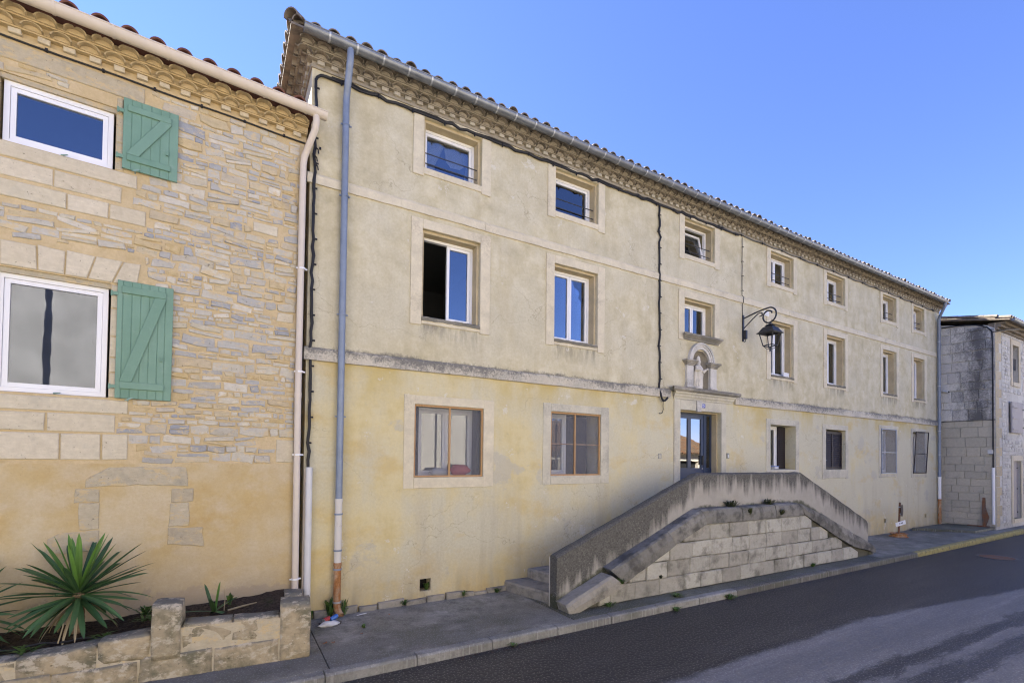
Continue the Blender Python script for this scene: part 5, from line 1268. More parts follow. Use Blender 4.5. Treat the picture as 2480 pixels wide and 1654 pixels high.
# ================================================================== YUCCAS
def yleaf(L, W, bend, seed):
    r = random.Random(seed); m_ = MB(); n = 9; v = []; f = []
    for i in range(n+1):
        t = i/n; wd = W*(0.55+1.2*t)*(1-t)**0.55 if t < 1 else 0.0; wd = max(wd, 0.001)
        x = L*t*(1-0.12*bend*t); z = -bend*L*0.55*t*t
        v += [(x, -wd, z+wd*0.5), (x, 0, z), (x, wd, z+wd*0.5)]
    for i in range(n): f += [(3*i, 3*i+3, 3*i+4, 3*i+1), (3*i+1, 3*i+4, 3*i+5, 3*i+2)]
    return m_.add(v, f)
YL = {}
for nm, mt in (('a', 'yucca_leaf'), ('y', 'yucca_young'), ('d', 'dry_leaf')):
    YL[nm] = [yleaf(1.0, 0.037, b, k).mesh('leaf', mt, True) for k, b in enumerate((0.05, 0.18, 0.32, 0.55))]
def yucca(loc, label, h, n, lmin, lmax, seed, trunk=0.055, dry=5):
    r = random.Random(seed); t = thing('yucca_plant', label, 'plant', loc, 0, local=True)
    if h > 0.05:
        m_ = MB(); pr = []; k = 14
        for i in range(k+1): pr.append((trunk*(1.12-0.25*i/k+(0.12 if i % 2 else 0)), h*i/k))
        m_.lathe(pr, (0, 0, 0), 12); m_.build('trunk', 'trunk', t)
    for i in range(n):
        q = i/n; el = R(82-116*q**0.75+r.uniform(-10, 10)); az = i*2.39996+r.uniform(-0.25, 0.25)
        L = (lmin+(lmax-lmin)*math.sin(math.pi*min(1, 0.25+q*0.7)))*r.uniform(0.88, 1.1)
        me = YL['y' if q < 0.12 else 'a'][0 if q < 0.2 else (1 if q < 0.45 else r.choice((0, 1, 2, 3)))]
        place(me, 'leaf', t, loc=(0.02*math.cos(az), 0.02*math.sin(az), h*(1.0-0.22*q)+0.01), rot=(R(r.uniform(-20, 20)), -el, az), scale=(L, 1.0*r.uniform(0.85, 1.15), L))
    for i in range(dry):
        az = r.uniform(0, 6.28); place(YL['d'][3], 'leaf', t, loc=(0, 0, h*0.75), rot=(0, R(r.uniform(15, 40)), az), scale=(lmax*0.75, 0.5, lmax*0.8))
    return t
yucca((-1.33, -0.62, 0.42), 'large green yucca with thick stem growing in the stone planter', 0.44, 84, 0.40, 0.70, 3, dry=10)
yucca((-2.30, -0.66, 0.38), 'yucca cut off by the left edge of the photo', 0.36, 60, 0.42, 0.66, 11)
yucca((-0.05, -0.60, 0.44), 'small yucca shoot with few narrow leaves between the planter piers', 0.0, 7, 0.26, 0.38, 5, dry=0)

# ================================================================== LANTERN
LX = 11.43
LN = thing('wall_lantern', 'black iron street lantern hanging from a scrolled wall bracket', 'lantern', (LX, 0, 5.06))
b = MB(); b.cbox(LX-0.03, LX+0.03, -0.03, 0.001, 5.44, 6.12, 0.006); b.build('wall_plate', 'iron', LN)
def yz(pts): return [(LX, a, c) for a, c in pts]
arm = [(-0.03, 6.04), (-0.30, 6.08), (-0.55, 6.115)]+arc(-0.685, 5.955, 0.195, 78, -90, 12)[0:0]
cy, cz, rr = -0.70, 5.955, 0.185
curl = [(cy+rr*math.cos(R(a)), cz+rr*math.sin(R(a))) for a in range(80, 320, 15)]
spiral = []
for k in range(30):
    a = 80+k*15; q = rr*(1-0.0*k) if k < 14 else rr*(1-0.034*(k-13)); spiral.append((cy+q*math.cos(R(a)), cz-0.0+q*math.sin(R(a))))
b = MB().tube(yz([(-0.03, 6.03), (-0.35, 6.10), (-0.56, 6.13)]+spiral), 0.019, 8); b.build('bracket_arm', 'iron', LN, True)
b = MB().tube(yz([(-0.03, 5.77), (-0.25, 5.94), (-0.42, 6.06), (-0.48, 6.07), (-0.52, 6.05), (-0.53, 6.01), (-0.50, 5.98), (-0.46, 5.985)]), 0.013, 8); b.build('brace', 'iron', LN, True)
b = MB(); b.cbox(LX-0.01, LX+0.06, -0.10, -0.02, 5.50, 5.72, 0.01); b.tube([(LX+0.02, -0.06, 5.5), (LX+0.02, -0.07, 5.44), (LX+0.02, -0.03, 5.42)], 0.008, 6); b.build('junction_box', 'iron', LN)
ly = -0.73
def sq(m_, a, z): return [(LX-a, ly-a, z), (LX+a, ly-a, z), (LX+a, ly+a, z), (LX-a, ly+a, z)]
c = MB(); lv = [(0.215, 5.495), (0.22, 5.505), (0.212, 5.515), (0.185, 5.535), (0.125, 5.64), (0.075, 5.675), (0.06, 5.685), (0.09, 5.69), (0.05, 5.72), (0.025, 5.735), (0.02, 5.78)]
v = []; 
for a, z in lv: v += sq(c, a, z)
f = [(4*k+q, 4*k+(q+1) % 4, 4*k+4+(q+1) % 4, 4*k+4+q) for k in range(len(lv)-1) for q in range(4)]
c.add(v, f+[tuple(range(4*len(lv)-4, 4*len(lv)))])
c.add(sq(c, 0.18, 5.50)+sq(c, 0.215, 5.495), [(q, (q+1) % 4, 4+(q+1) % 4, 4+q) for q in range(4)]); c.add(sq(c, 0.195, 5.62)[:0]+sq(c, 0.10, 5.60)+sq(c, 0.18, 5.50), [(q, (q+1) % 4, 4+(q+1) % 4, 4+q) for q in range(4)])
c.build('hood', 'iron', LN)
cg = MB(); A, B = sq(None, 0.172, 5.50), sq(None, 0.112, 5.20)
for q in range(4):
    cg.tube([A[q], B[q]], 0.013, 6); cg.tube([B[q], B[(q+1) % 4]], 0.013, 6); cg.tube([A[q], A[(q+1) % 4]], 0.014, 6)
cg.build('cage', 'iron', LN)
fn = MB()
for q in range(4):
    p = Vector(B[q]); o = Vector((LX, ly, 5.12)); fn.tube([p, p.lerp(o, 0.45)+Vector((0, 0, -0.035)), o+Vector((0, 0, -0.005))], 0.008, 6)
fn.tube([(LX, ly, 5.16), (LX, ly, 5.06)], [0.014, 0.02], 8); fn.build('finial', 'iron', LN, True)
MB().box(LX-0.085, LX+0.085, ly-0.085, ly+0.085, 5.585, 5.60).build('lamp_panel', 'white_paint', LN)

# ================================================================== STATUE of a bishop in the niche
def statue():
    cx, cy_, z0 = 9.75, 0.03, 4.083
    def fold(a, z): return 1+0.07*math.sin(9*a+z*6)+0.03*math.sin(17*a)
    m_ = MB(); m_.lathe([(0.125, 0.0), (0.135, 0.015), (0.13, 0.05), (0.10, 0.07)], (cx, cy_, z0), 24, 1.0, 0.7)
    m_.lathe([(0.115, 0.05), (0.112, 0.15), (0.105, 0.30), (0.10, 0.40), (0.108, 0.48), (0.10, 0.54), (0.055, 0.575), (0.035, 0.59)], (cx, cy_, z0), 36, 1.0, 0.72, fold)
    m_.lathe([(0.032, 0.56), (0.042, 0.60), (0.052, 0.63), (0.054, 0.66), (0.050, 0.685), (0.03, 0.71)], (cx, cy_-0.008, z0), 16, 0.9, 1.0)
    m_.lathe([(0.05, 0.68), (0.056, 0.70), (0.058, 0.73), (0.04, 0.77), (0.008, 0.80)], (cx, cy_-0.005, z0), 16, 1.0, 0.65)
    m_.lathe([(0.006, 0.0), (0.009, 0.012), (0.004, 0.026)], (cx, cy_-0.062, z0+0.638), 8)
    m_.lathe([(0.03, 0.55), (0.036, 0.585), (0.02, 0.625)], (cx, cy_-0.035, z0), 10, 0.8, 0.7)
    m_.tube([(cx+0.085, cy_, z0+0.53), (cx+0.115, cy_-0.03, z0+0.44), (cx+0.10, cy_-0.09, z0+0.41), (cx+0.13, cy_-0.13, z0+0.46)], [0.038, 0.036, 0.03, 0.022], 10)
    m_.tube([(cx+0.13, cy_-0.13, z0+0.455), (cx+0.15, cy_-0.15, z0+0.475), (cx+0.165, cy_-0.15, z0+0.45)], [0.02, 0.018, 0.01], 8)
    m_.tube([(cx-0.085, cy_, z0+0.53), (cx-0.12, cy_-0.04, z0+0.45), (cx-0.06, cy_-0.10, z0+0.45), (cx-0.01, cy_-0.11, z0+0.47)], [0.04, 0.04, 0.032, 0.02], 10)
    for sx in (-1, 1):   # cape falling from the arms
        m_.tube([(cx+sx*0.10, cy_, z0+0.50), (cx+sx*0.128, cy_-0.01, z0+0.36), (cx+sx*0.125, cy_, z0+0.2), (cx+sx*0.115, cy_+0.01, z0+0.06)], [0.03, 0.035, 0.028, 0.02], 8)
    for sx in (-0.045, 0.0, 0.05): m_.tube([(cx+sx, cy_-0.07, z0+0.42), (cx+sx*1.15, cy_-0.082, z0+0.2), (cx+sx*1.3, cy_-0.08, z0+0.06)], [0.008, 0.012, 0.014], 6)
    me = m_.mesh('statue', 'statue_stone'); o = bpy.data.objects.new('tmp', me); COL.objects.link(o)
    md = o.modifiers.new('r', 'REMESH'); md.mode = 'VOXEL'; md.voxel_size = 0.007
    dg = bpy.context.evaluated_depsgraph_get(); me2 = bpy.data.meshes.new_from_object(o.evaluated_get(dg)); bpy.data.objects.remove(o)
    me2.materials.clear(); me2.materials.append(MAT['statue_stone']); me2.polygons.foreach_set('use_smooth', [True]*len(me2.polygons)); me2.name = 'statue'
    tag(place(me2, 'statue'), 'weathered stone statue of a robed bishop standing in the arched niche', 'statue')
statue()

# ================================================================== CABLES
def wavy(p, q, n, amp, seed):
    p, q = Vector(p), Vector(q); r = random.Random(seed); d = (q-p).normalized(); s_ = d.cross(Vector((0, 1, 0))).normalized()
    return [p.lerp(q, k/n)+s_*amp*(mnoise.noise((k*0.9, seed, 0)))+Vector((0, 0.004*mnoise.noise((k*0.7, seed, 5)), 0)) for k in range(n+1)]
def clips(parent, pts, side, r=0.012):
    for p in pts:
        p = Vector(p); c = MB(); c.tube([p+Vector((0, 0.03, 0)), p+Vector((0, -0.032, 0))], r, 8); c.tube([p+Vector((0, -0.012, 0)), p+Vector(side)*0.05+Vector((0, -0.012, 0))], r*1.15, 8); c.build('clip', 'cable', parent)
CB = thing('facade_cable', 'thick black cable clipped up the corner and along under the eaves', 'cable', (1.07, 0, 2.2))
vert = wavy((1.085, -0.035, 2.20), (1.085, -0.035, 7.98), 46, 0.04, 1); bend = [(1.10, -0.035, 8.03), (1.15, -0.035, 8.075), (1.22, -0.035, 8.085)]
hz = wavy((1.3, -0.035, 8.085), (11.2, -0.035, 8.13), 70, 0.05, 2)
MB().tube(vert+[Vector(p) for p in bend]+hz, 0.021, 8).build('cable_run', 'cable', CB, True)
MB().tube([p+Vector((0.014*math.sin(k*0.8), -0.012, 0.010*math.cos(k*0.8))) for k, p in enumerate(vert)], 0.012, 6).build('cable_strand', 'cable', CB, True)
MB().tube([p+Vector((0, -0.010, 0.022+0.012*math.sin(k*0.7))) for k, p in enumerate(hz)], 0.012, 6).build('cable_strand', 'cable', CB, True)
clips(CB, [vert[k] for k in range(3, 46, 3)], (1, 0, 0)); clips(CB, [hz[k] for k in range(1, 70, 4)], (0, 0, -1))
q = MB(); 
for k, p in enumerate((vert[36], vert[37], vert[38])): q.tube([p+Vector((-0.02, -0.02, 0)), p+Vector((0.035, -0.03, -0.05)), p+Vector((0.045, -0.02, -0.10))], 0.010, 6)
q.build('splice', 'cable', CB, True)
C2 = thing('drop_cable', 'black cable dropping from the eaves beside the niche to a hooked end', 'cable', (8.4, 0, 3.7))
dv = wavy((8.345, -0.03, 8.13), (8.385, -0.03, 3.95), 34, 0.075, 4)
MB().tube(dv+[Vector(p) for p in ((8.372, -0.075, 3.86), (8.39, -0.085, 3.76), (8.44, -0.085, 3.705), (8.50, -0.08, 3.71), (8.56, -0.075, 3.75), (8.60, -0.07, 3.79))], 0.022, 8).build('cable_run', 'cable', C2, True)
MB().tube([(8.46, -0.07, 3.72), (8.47, -0.05, 3.60), (8.49, -0.04, 3.52), (8.47, -0.03, 3.44), (8.40, -0.03, 3.415), (8.37, -0.03, 3.43)], 0.007, 6).build('loose_end', 'cable', C2, True)
clips(C2, [dv[k] for k in range(2, 34, 3)], (1, 0, 0), 0.010)
C3 = thing('lantern_cable', 'thin black wire running from the eaves down to the lantern', 'cable', (11.4, 0, 6.1))
lv_ = wavy((11.372, -0.02, 8.12), (11.372, -0.02, 6.62), 12, 0.008, 6)
MB().tube(lv_+[Vector(p) for p in ((11.41, -0.045, 6.58), (11.40, -0.04, 6.44), (11.385, -0.02, 6.40), (11.40, -0.02, 6.12))], 0.008, 6).build('cable_run', 'cable', C3, True)
clips(C3, [lv_[k] for k in (2, 5, 8, 11)], (1, 0, 0), 0.006)
C4 = thing('eaves_wires', 'bundle of thin grey wires sagging between clips under the far eaves', 'cable', (17, 0, 8.1))
for j in range(3):
    pts = []
    for k in range(121):
        x = 10.4+(23.2-10.4)*k/120; pts.append((x, -0.032-0.012*j, 8.165+0.02*j-0.045*abs(math.sin((x-10.4)*math.pi/0.9))*(0.6+0.4*j)+0.01*mnoise.noise((x*3, j, 0))))
    MB().tube(pts, 0.008, 5).build('wire', 'cable' if j == 0 else 'cable_grey', C4, True)
clips(C4, [(10.4+0.9*k, -0.035, 8.165) for k in range(15)], (0, 0, -1), 0.009)
C5 = thing('stone_house_cable', 'thin black cable stapled under the eaves of the rubble house', 'cable', loc2w(-4, -0.02, 6.98), LA, local=True)
pts = [(4+s_, 0, 0.004*math.sin(s_*5)+0.003) for s_ in [(-9+9.02*k/80) for k in range(81)]]
MB().tube([(a, b-0.002, c) for a, b, c in pts], 0.011, 6).build('cable_run', 'cable', C5, True)
for k in range(9): MB().box(k*0.5+0.2, k*0.5+0.225, -0.018, 0.018, -0.01, 0.022).build('clip', 'cable', C5)
C6 = thing('gable_cable', 'black cable running down the corner of the grey stone house', 'cable', (RX-0.03, RY, 0.5))
MB().tube([(RX-0.05, 0.0, 7.62), (RX-0.05, -0.5, 7.60), (RX-0.05, -1.0, 7.52), (RX-0.05, -1.3, 7.38), (RX-0.05, -1.44, 7.2), (RX-0.045, -1.455, 6.8), (RX-0.04, -1.45, 4.2), (RX-0.04, -1.445, 2.2)], 0.022, 6).build('cable_run', 'cable', C6, True)
MB().tube([(RX-0.05, -1.44, 7.15), (RX+0.4, RY-0.2, 7.25), (RX+1.2, RY-0.35, 7.36)], 0.03, 6).build('bracket_arm', 'iron', C6, True)

# ================================================================== SMALL FITTINGS
NP = thing('house_number_plate', 'small blue enamel plate with white number above the door', 'sign', (9.857, -0.035, 3.685))
MB().cbox(9.785, 9.93, -0.042, -0.031, 3.636, 3.732, 0.004).build('plate', 'plate_blue', NP)
def text_mesh(txt, size, name, mat):
    c = bpy.data.curves.new(name, 'FONT'); c.body = txt; c.size = size; c.align_x = 'CENTER'; c.align_y = 'CENTER'; c.extrude = 0.0008; c.offset = 0.0012
    o = bpy.data.objects.new('tmp', c); COL.objects.link(o); dg = bpy.context.evaluated_depsgraph_get()
    me = bpy.data.meshes.new_from_object(o.evaluated_get(dg)); bpy.data.objects.remove(o); me.materials.clear(); me.materials.append(MAT[mat]); return me
place(text_mesh('25', 0.085, 'number', 'white_paint'), 'number', NP, loc=(9.857, -0.0435, 3.684), rot=(R(90), 0, 0))
IC = thing('door_intercom', 'small grey intercom box on the wall beside the door', 'intercom', (10.825, 0, 2.44))
MB().cbox(10.785, 10.865, -0.03, -0.001, 2.44, 2.57, 0.006).build('case', 'zinc', IC); MB().cbox(10.805, 10.845, -0.034, -0.029, 2.46, 2.53, 0.003).build('button_panel', 'zinc_light', IC)
WB = thing('wall_box_cover', 'small square utility cover set in the wall left of the door', 'cover', (8.42, 0, 2.42))
MB().cbox(8.385, 8.465, -0.012, -0.001, 2.42, 2.515, 0.004).build('lid', 'trim_grey', WB); f_ = MB(); ring(f_, 8.375, 8.475, 2.41, 2.525, 0.008, -0.008, -0.001); f_.build('frame', 'zinc', WB)
SC = thing('security_camera', 'small dome security camera high on the dark gable wall', 'camera', (RX-0.02, -0.03, 5.12))
MB().tube([(RX-0.01, -0.03, 5.17), (RX-0.09, -0.03, 5.16)], 0.03, 10).build('mount', 'conduit', SC, True); MB().tube([(RX-0.09, -0.06, 5.15), (RX-0.12, -0.22, 5.11)], [0.045, 0.04], 12).build('body', 'conduit', SC, True); MB().tube([(RX-0.121, -0.222, 5.11), (RX-0.124, -0.24, 5.105)], [0.034, 0.03], 12).build('lens', 'iron', SC, True)
PB = thing('leaning_iron_post', 'rusty dark iron piece leaning against the far gable foot', 'post', (RX-0.1, -1.22, 0.1))
MB().poly([(-0.03, 0.0), (0.03, 0.0), (0.10, 0.35), (0.02, 0.95), (-0.05, 1.0), (-0.06, 0.5)], -0.02, 0.02, 0.006); 
q = MB().poly([(-0.05, 0.0), (0.03, 0.0), (0.12, 0.35), (0.03, 0.7), (0.02, 1.05), (-0.05, 1.06), (-0.07, 0.5)], -0.025, 0.025, 0.006); q.v = [(RX-0.12+b, -1.22-a, 0.09+c) for a, b, c in q.v]; q.build('bar', 'rusty', PB)
MB().cbox(RX-0.2, RX-0.05, -1.35, -0.75, 0.088, 0.12, 0.008).build('foot', 'rusty', PB)
JB = thing('meter_box', 'small pale junction box on the far gable above the drainpipe', 'box', (RX-0.03, -1.38, 2.75))
MB().cbox(RX-0.1, RX-0.02, -1.45, -1.31, 2.74, 2.88, 0.006).build('case', 'conduit', JB); MB().cbox(RX-0.06, RX-0.03, -1.42, -1.34, 2.70, 2.74, 0.004).build('gland', 'zinc', JB)

# sign post with a wheel-rim foot
SP = thing('rusty_sign_post', 'rusty post on a wheel-rim foot with round sign and small white plate', 'sign post', (18.78, -0.54, 0))
rim = MB().lathe([(0.25, 0.0), (0.255, 0.02), (0.22, 0.03), (0.205, 0.07), (0.21, 0.085), (0.24, 0.095), (0.245, 0.11), (0.23, 0.112), (0.20, 0.09), (0.06, 0.07), (0.04, 0.10)], (18.78, -0.54, 0.001), 28); rim.build('foot', 'pipe_rust', SP, True)
MB().tube([(18.78, -0.54, 0.06), (18.86, -0.55, 1.10)], 0.03, 12).build('pole', 'rusty', SP, True)
dsc = MB().lathe([(0.205, 0.0), (0.21, 0.006), (0.205, 0.012)], (0, 0, 0), 32); dsc.v = [(18.90+c_*0.95+0.30*a, -0.575+b, 0.83+a*0.95) for a, b, c_ in [(p[0]*0.98, p[1], p[2]) for p in dsc.v]]
dsc = MB().lathe([(0.195, 0.0), (0.2, 0.006), (0.195, 0.012)], (0, 0, 0), 32)
place(dsc.mesh('round_sign', 'wood_dark'), 'round_sign', SP, loc=(18.93, -0.585, 0.84), rot=(0, R(90), R(103)))
for z in (0.95, 0.73): MB().tube([(18.84, -0.55, z-0.012), (18.842, -0.55, z+0.012)], 0.037, 12).build('clamp', 'zinc_light', SP, True)
pm = MB().cbox(-0.20, 0.20, -0.006, 0.006, -0.065, 0.065, 0.004, 0.0); pb = place(pm.mesh('plate', 'white_paint'), 'plate', SP, loc=(18.80, -0.59, 0.43), rot=(0, R(-13), R(-18)))
for a, w_, h_ in ((-0.04, 0.022, 0.02), (0.05, 0.04, 0.018)): place(MB().poly([(-w_, -h_), (w_*0.6, -h_), (w_, 0), (w_*0.5, h_), (-w_*0.8, h_*0.7)], -0.0085, -0.0062).mesh('mark', 'iron'), 'mark', pb, loc=(a, 0, 0.01))

# things on the sills
tb = MB()
def blob(c, rad, seed, amp=0.25):
    bm = bmesh.new(); bmesh.ops.create_icosphere(bm, subdivisions=3, radius=1.0)
    for v in bm.verts:
        k = 1+amp*mnoise.noise(v.co*1.6+Vector((seed, 0, 0)))+amp*0.3*mnoise.noise(v.co*5+Vector((seed, 3, 0))); v.co = Vector((c[0]+v.co.x*rad[0]*k, c[1]+v.co.y*rad[1]*k, c[2]+v.co.z*rad[2]*k))
    me = bpy.data.meshes.new('blob'); bm.to_mesh(me); bm.free(); me.polygons.foreach_set('use_smooth', [True]*len(me.polygons)); return me
me = blob((3.60, 0.16, 2.165), (0.19, 0.08, 0.105), 2); me.materials.append(MAT['cloth_red']); tag(place(me, 'cloth_bundle'), 'crumpled dark red cloth behind the fly screen on the window sill', 'cloth')
me = blob((3.22, 0.15, 2.125), (0.19, 0.07, 0.075), 8); me.materials.append(MAT['cloth_stripe']); tag(place(me, 'cloth_bundle'), 'striped black and white cloth behind the fly screen on the window sill', 'cloth')
BX = thing('plastic_box', 'small blue plastic tub on the ground-floor window sill above the stairs', 'box', (13.28, 0.2, 2.165))
MB().cbox(13.19, 13.37, 0.20, 0.30, 2.168, 2.225, 0.006).build('tub', 'conduit', BX); MB().cbox(13.18, 13.38, 0.19, 0.31, 2.226, 2.25, 0.005).build('lid', 'plastic_blue', BX)

# litter by the downpipe
def can(c, d, mat, label):
    t = thing('drink_can', label, 'can', c); d = Vector(d).normalized(); p = Vector(c)
    MB().tube([p-d*0.055, p-d*0.05, p+d*0.045, p+d*0.055], [0.026, 0.032, 0.032, 0.027], 16).build('body', mat, t, True)
    MB().tube([p-d*0.0575, p-d*0.055], 0.027, 16).build('lid', 'alu', t, True)
can((1.325, -0.37, 0.07), (0.8, 0.6, 0.05), 'cloth_red', 'dark red drink can with silver end lying by the downpipe'); can((1.425, -0.36, 0.075), (-0.7, -0.3, -0.25), 'plastic_blue', 'bright blue drink can lying by the downpipe')
me = blob((1.345, -0.47, 0.03), (0.125, 0.045, 0.04), 5, 0.5); me.materials.append(MAT['paper']); tag(place(me, 'paper_wrapper'), 'crumpled white paper wrapper on the pavement by the downpipe', 'wrapper')
me = blob((1.36, -0.39, 0.012), (0.16, 0.08, 0.022), 6, 0.5); me.materials.append(MAT['soil']); tag(place(me, 'dirt_heap'), 'small dark heap of dirt under the cans by the downpipe', 'dirt')
tag(MB().tube([(1.78, -0.22, 0.012), (1.93, -0.19, 0.015)], 0.006, 6).build('plastic_straw', 'cloth_white'), 'thin pale plastic straw on the pavement at the wall foot', 'straw')
def fallen(p, s_, a, label):
    m_ = MB(); n = 7; v = [(0, 0, 0.006)]; 
    for k in range(n): an = 2*math.pi*k/n; r_ = s_*(1.0 if k % 2 else 0.6); v.append((r_*math.cos(an), r_*0.7*math.sin(an), 0.004+0.012*(k % 2)))
    m_.add(v, [(0, 1+k, 1+(k+1) % n) for k in range(n)]); tag(place(m_.mesh('fallen_leaf', 'fallen'), 'fallen_leaf', None, loc=p, rot=(0, 0, a)), label, 'leaf')
fallen((1.18, -1.12, 0.004), 0.04, 0.3, 'orange fallen leaf on the pavement beside the right planter pier'); fallen((1.27, -1.14, 0.004), 0.035, 1.9, 'brown-orange fallen leaf next to the orange one by the pier')
fallen((2.22, -0.40, 0.004), 0.03, 0.9, 'red fallen leaf on the pavement near the downpipe'); fallen((1.66, -1.0, 0.004), 0.03, 2.2, 'dark fallen leaf in the middle of the pavement')

# weeds
WM = {}
def tuft(seed, n, h, spread, w=0.010, mat='weed'):
    r = random.Random(seed); m_ = MB()
    for k in range(n):
        a = r.uniform(0, 6.28); hh = h*r.uniform(0.5, 1.1); d = spread*r.uniform(0.3, 1.1); p0 = Vector((r.uniform(-0.25, 0.25)*spread, r.uniform(-0.25, 0.25)*spread, 0)); p1 = p0+Vector((math.cos(a)*d*0.6, math.sin(a)*d*0.6, hh*0.8)); p2 = p0+Vector((math.cos(a)*d, math.sin(a)*d, hh*r.uniform(0.6, 1.0)))
        s_ = Vector((-math.sin(a), math.cos(a), 0))*w*r.uniform(0.6, 1.4)
        m_.add([p0-s_*0.4, p0+s_*0.4, p1+s_, p1-s_, p2], [(0, 1, 2, 3), (3, 2, 4)])
    return m_
def weed(p, seed, n, h, sp, label, w=0.010, mat='weed'):
    tag(place(tuft(seed, n, h, sp, w, mat).mesh('weed_tuft', mat), 'weed_tuft', None, loc=p), label, 'weed')
weed((1.42, -0.07, 0.0), 1, 40, 0.30, 0.11, 'leafy weed growing left of the rusty downpipe foot', 0.012); weed((1.62, -0.07, 0.0), 2, 26, 0.26, 0.10, 'sparse weed growing right of the rusty downpipe foot', 0.010)
weed((1.16, -0.05, 0.0), 21, 18, 0.14, 0.07, 'low weed at the foot of the white cable conduit', 0.012)
weed((2.97, 0.05, 0.18), 3, 50, 0.13, 0.07, 'green weed growing out of the square wall vent', 0.012); weed((1.75, -0.76, 0.0), 4, 14, 0.05, 0.05, 'tiny bright green weed in the pavement by the cans', 0.016)
weed((3.6, -0.06, 0.02), 5, 26, 0.10, 0.10, 'small weed at the wall foot halfway to the steps', 0.012); weed((4.25, -0.07, 0.0), 6, 26, 0.09, 0.12, 'low weed at the wall foot just before the steps', 0.012); weed((2.55, -0.06, 0.02), 22, 24, 0.08, 0.12, 'low weed at the wall foot below the square vent', 0.012)
weed((8.85, -1.50, 1.42), 7, 90, 0.20, 0.22, 'thick weed clump on the stair coping, nearest the door', 0.008, 'moss'); weed((10.1, -1.50, 1.42), 8, 80, 0.17, 0.22, 'thick weed clump on the stair coping, farther along', 0.008, 'moss'); weed((9.25, -1.62, 1.30), 23, 60, 0.14, 0.10, 'dark weed hanging over the flat stair coping joint', 0.010, 'moss')
weed((10.35, -1.63, 1.24), 24, 60, 0.14, 0.12, 'dark weed hanging below the flat coping towards the lantern', 0.010, 'moss')
weed((5.72, -1.66, 0.33), 9, 36, 0.10, 0.10, 'weed sprouting in the joint of the lower stair coping', 0.010); weed((6.7, -1.62, 0.30), 10, 30, 0.07, 0.06, 'moss tuft in the stair wall joint', 0.010, 'moss')
weed((5.45, -1.66, 0.0), 11, 40, 0.07, 0.16, 'weed patch at the foot of the stair wall', 0.010); weed((6.9, -1.80, 0.0), 12, 40, 0.06, 0.16, 'flat weed patch on the narrow pavement below the stair wall', 0.010)
weed((7.98, -2.08, -0.12), 13, 60, 0.10, 0.16, 'green weed tuft in the gutter by the kerb', 0.010); weed((6.55, -2.09, -0.12), 14, 40, 0.07, 0.12, 'small weed tuft in the gutter left of the larger one', 0.010)
weed((3.4, -2.09, -0.12), 25, 20, 0.05, 0.08, 'tiny weed in the gutter near the planter end of the street', 0.010); weed((11.6, -1.64, 0.0), 26, 40, 0.10, 0.08, 'upright weed at the far foot of the stair wall', 0.010)
weed((-0.72, -0.62, 0.45), 15, 20, 0.055, 0.14, 'low green weed in the planter right of the big yucca', 0.012); weed((-1.05, -0.95, 0.41), 16, 25, 0.050, 0.2, 'low green weed at the front of the planter soil', 0.012); weed((-1.65, -1.0, 0.40), 17, 20, 0.044, 0.2, 'low green weed at the planter soil edge on the left', 0.012); weed((0.12, -0.42, 0.46), 18, 16, 0.16, 0.06, 'thin weed behind the small yucca shoot', 0.014); weed((-0.75, -0.35, 0.45), 19, 24, 0.12, 0.14, 'weed growing against the rubble house wall in the planter', 0.014)
LT = MB(); r = random.Random(77)
for k in range(70):
    x = r.uniform(2.6, 4.2); y = -2.10-abs(r.gauss(0, 0.05)); a = r.uniform(0, 6.28); s_ = r.uniform(0.015, 0.035); z = -0.115+r.uniform(0, 0.012)
    LT.add([(x+s_*math.cos(a), y+s_*0.6*math.sin(a), z), (x+s_*0.5*math.cos(a+1.5), y+s_*0.5*math.sin(a+1.5), z+0.012), (x-s_*math.cos(a), y-s_*0.6*math.sin(a), z+0.004), (x+s_*0.5*math.cos(a-1.5), y+s_*0.5*math.sin(a-1.5), z+0.002)], [(0, 1, 2, 3)])
tag(LT.build('leaf_litter', 'wood_dark', None, kind='stuff'), 'dark leaf litter gathered in the gutter along the kerb', 'litter')
MH = thing('manhole_cover', 'round dark manhole cover set in the road', 'manhole cover', (17.9, -3.08, -0.12))
MB().lathe([(0.42, 0.0), (0.42, 0.006), (0.36, 0.006), (0.355, 0.003)], (17.9, -3.08, -0.1195), 32).build('frame', 'iron', MH)
MB().lathe([(0.35, 0.0), (0.35, 0.008), (0.33, 0.009)], (17.9, -3.08, -0.1195), 32).build('lid', 'rusty', MH)

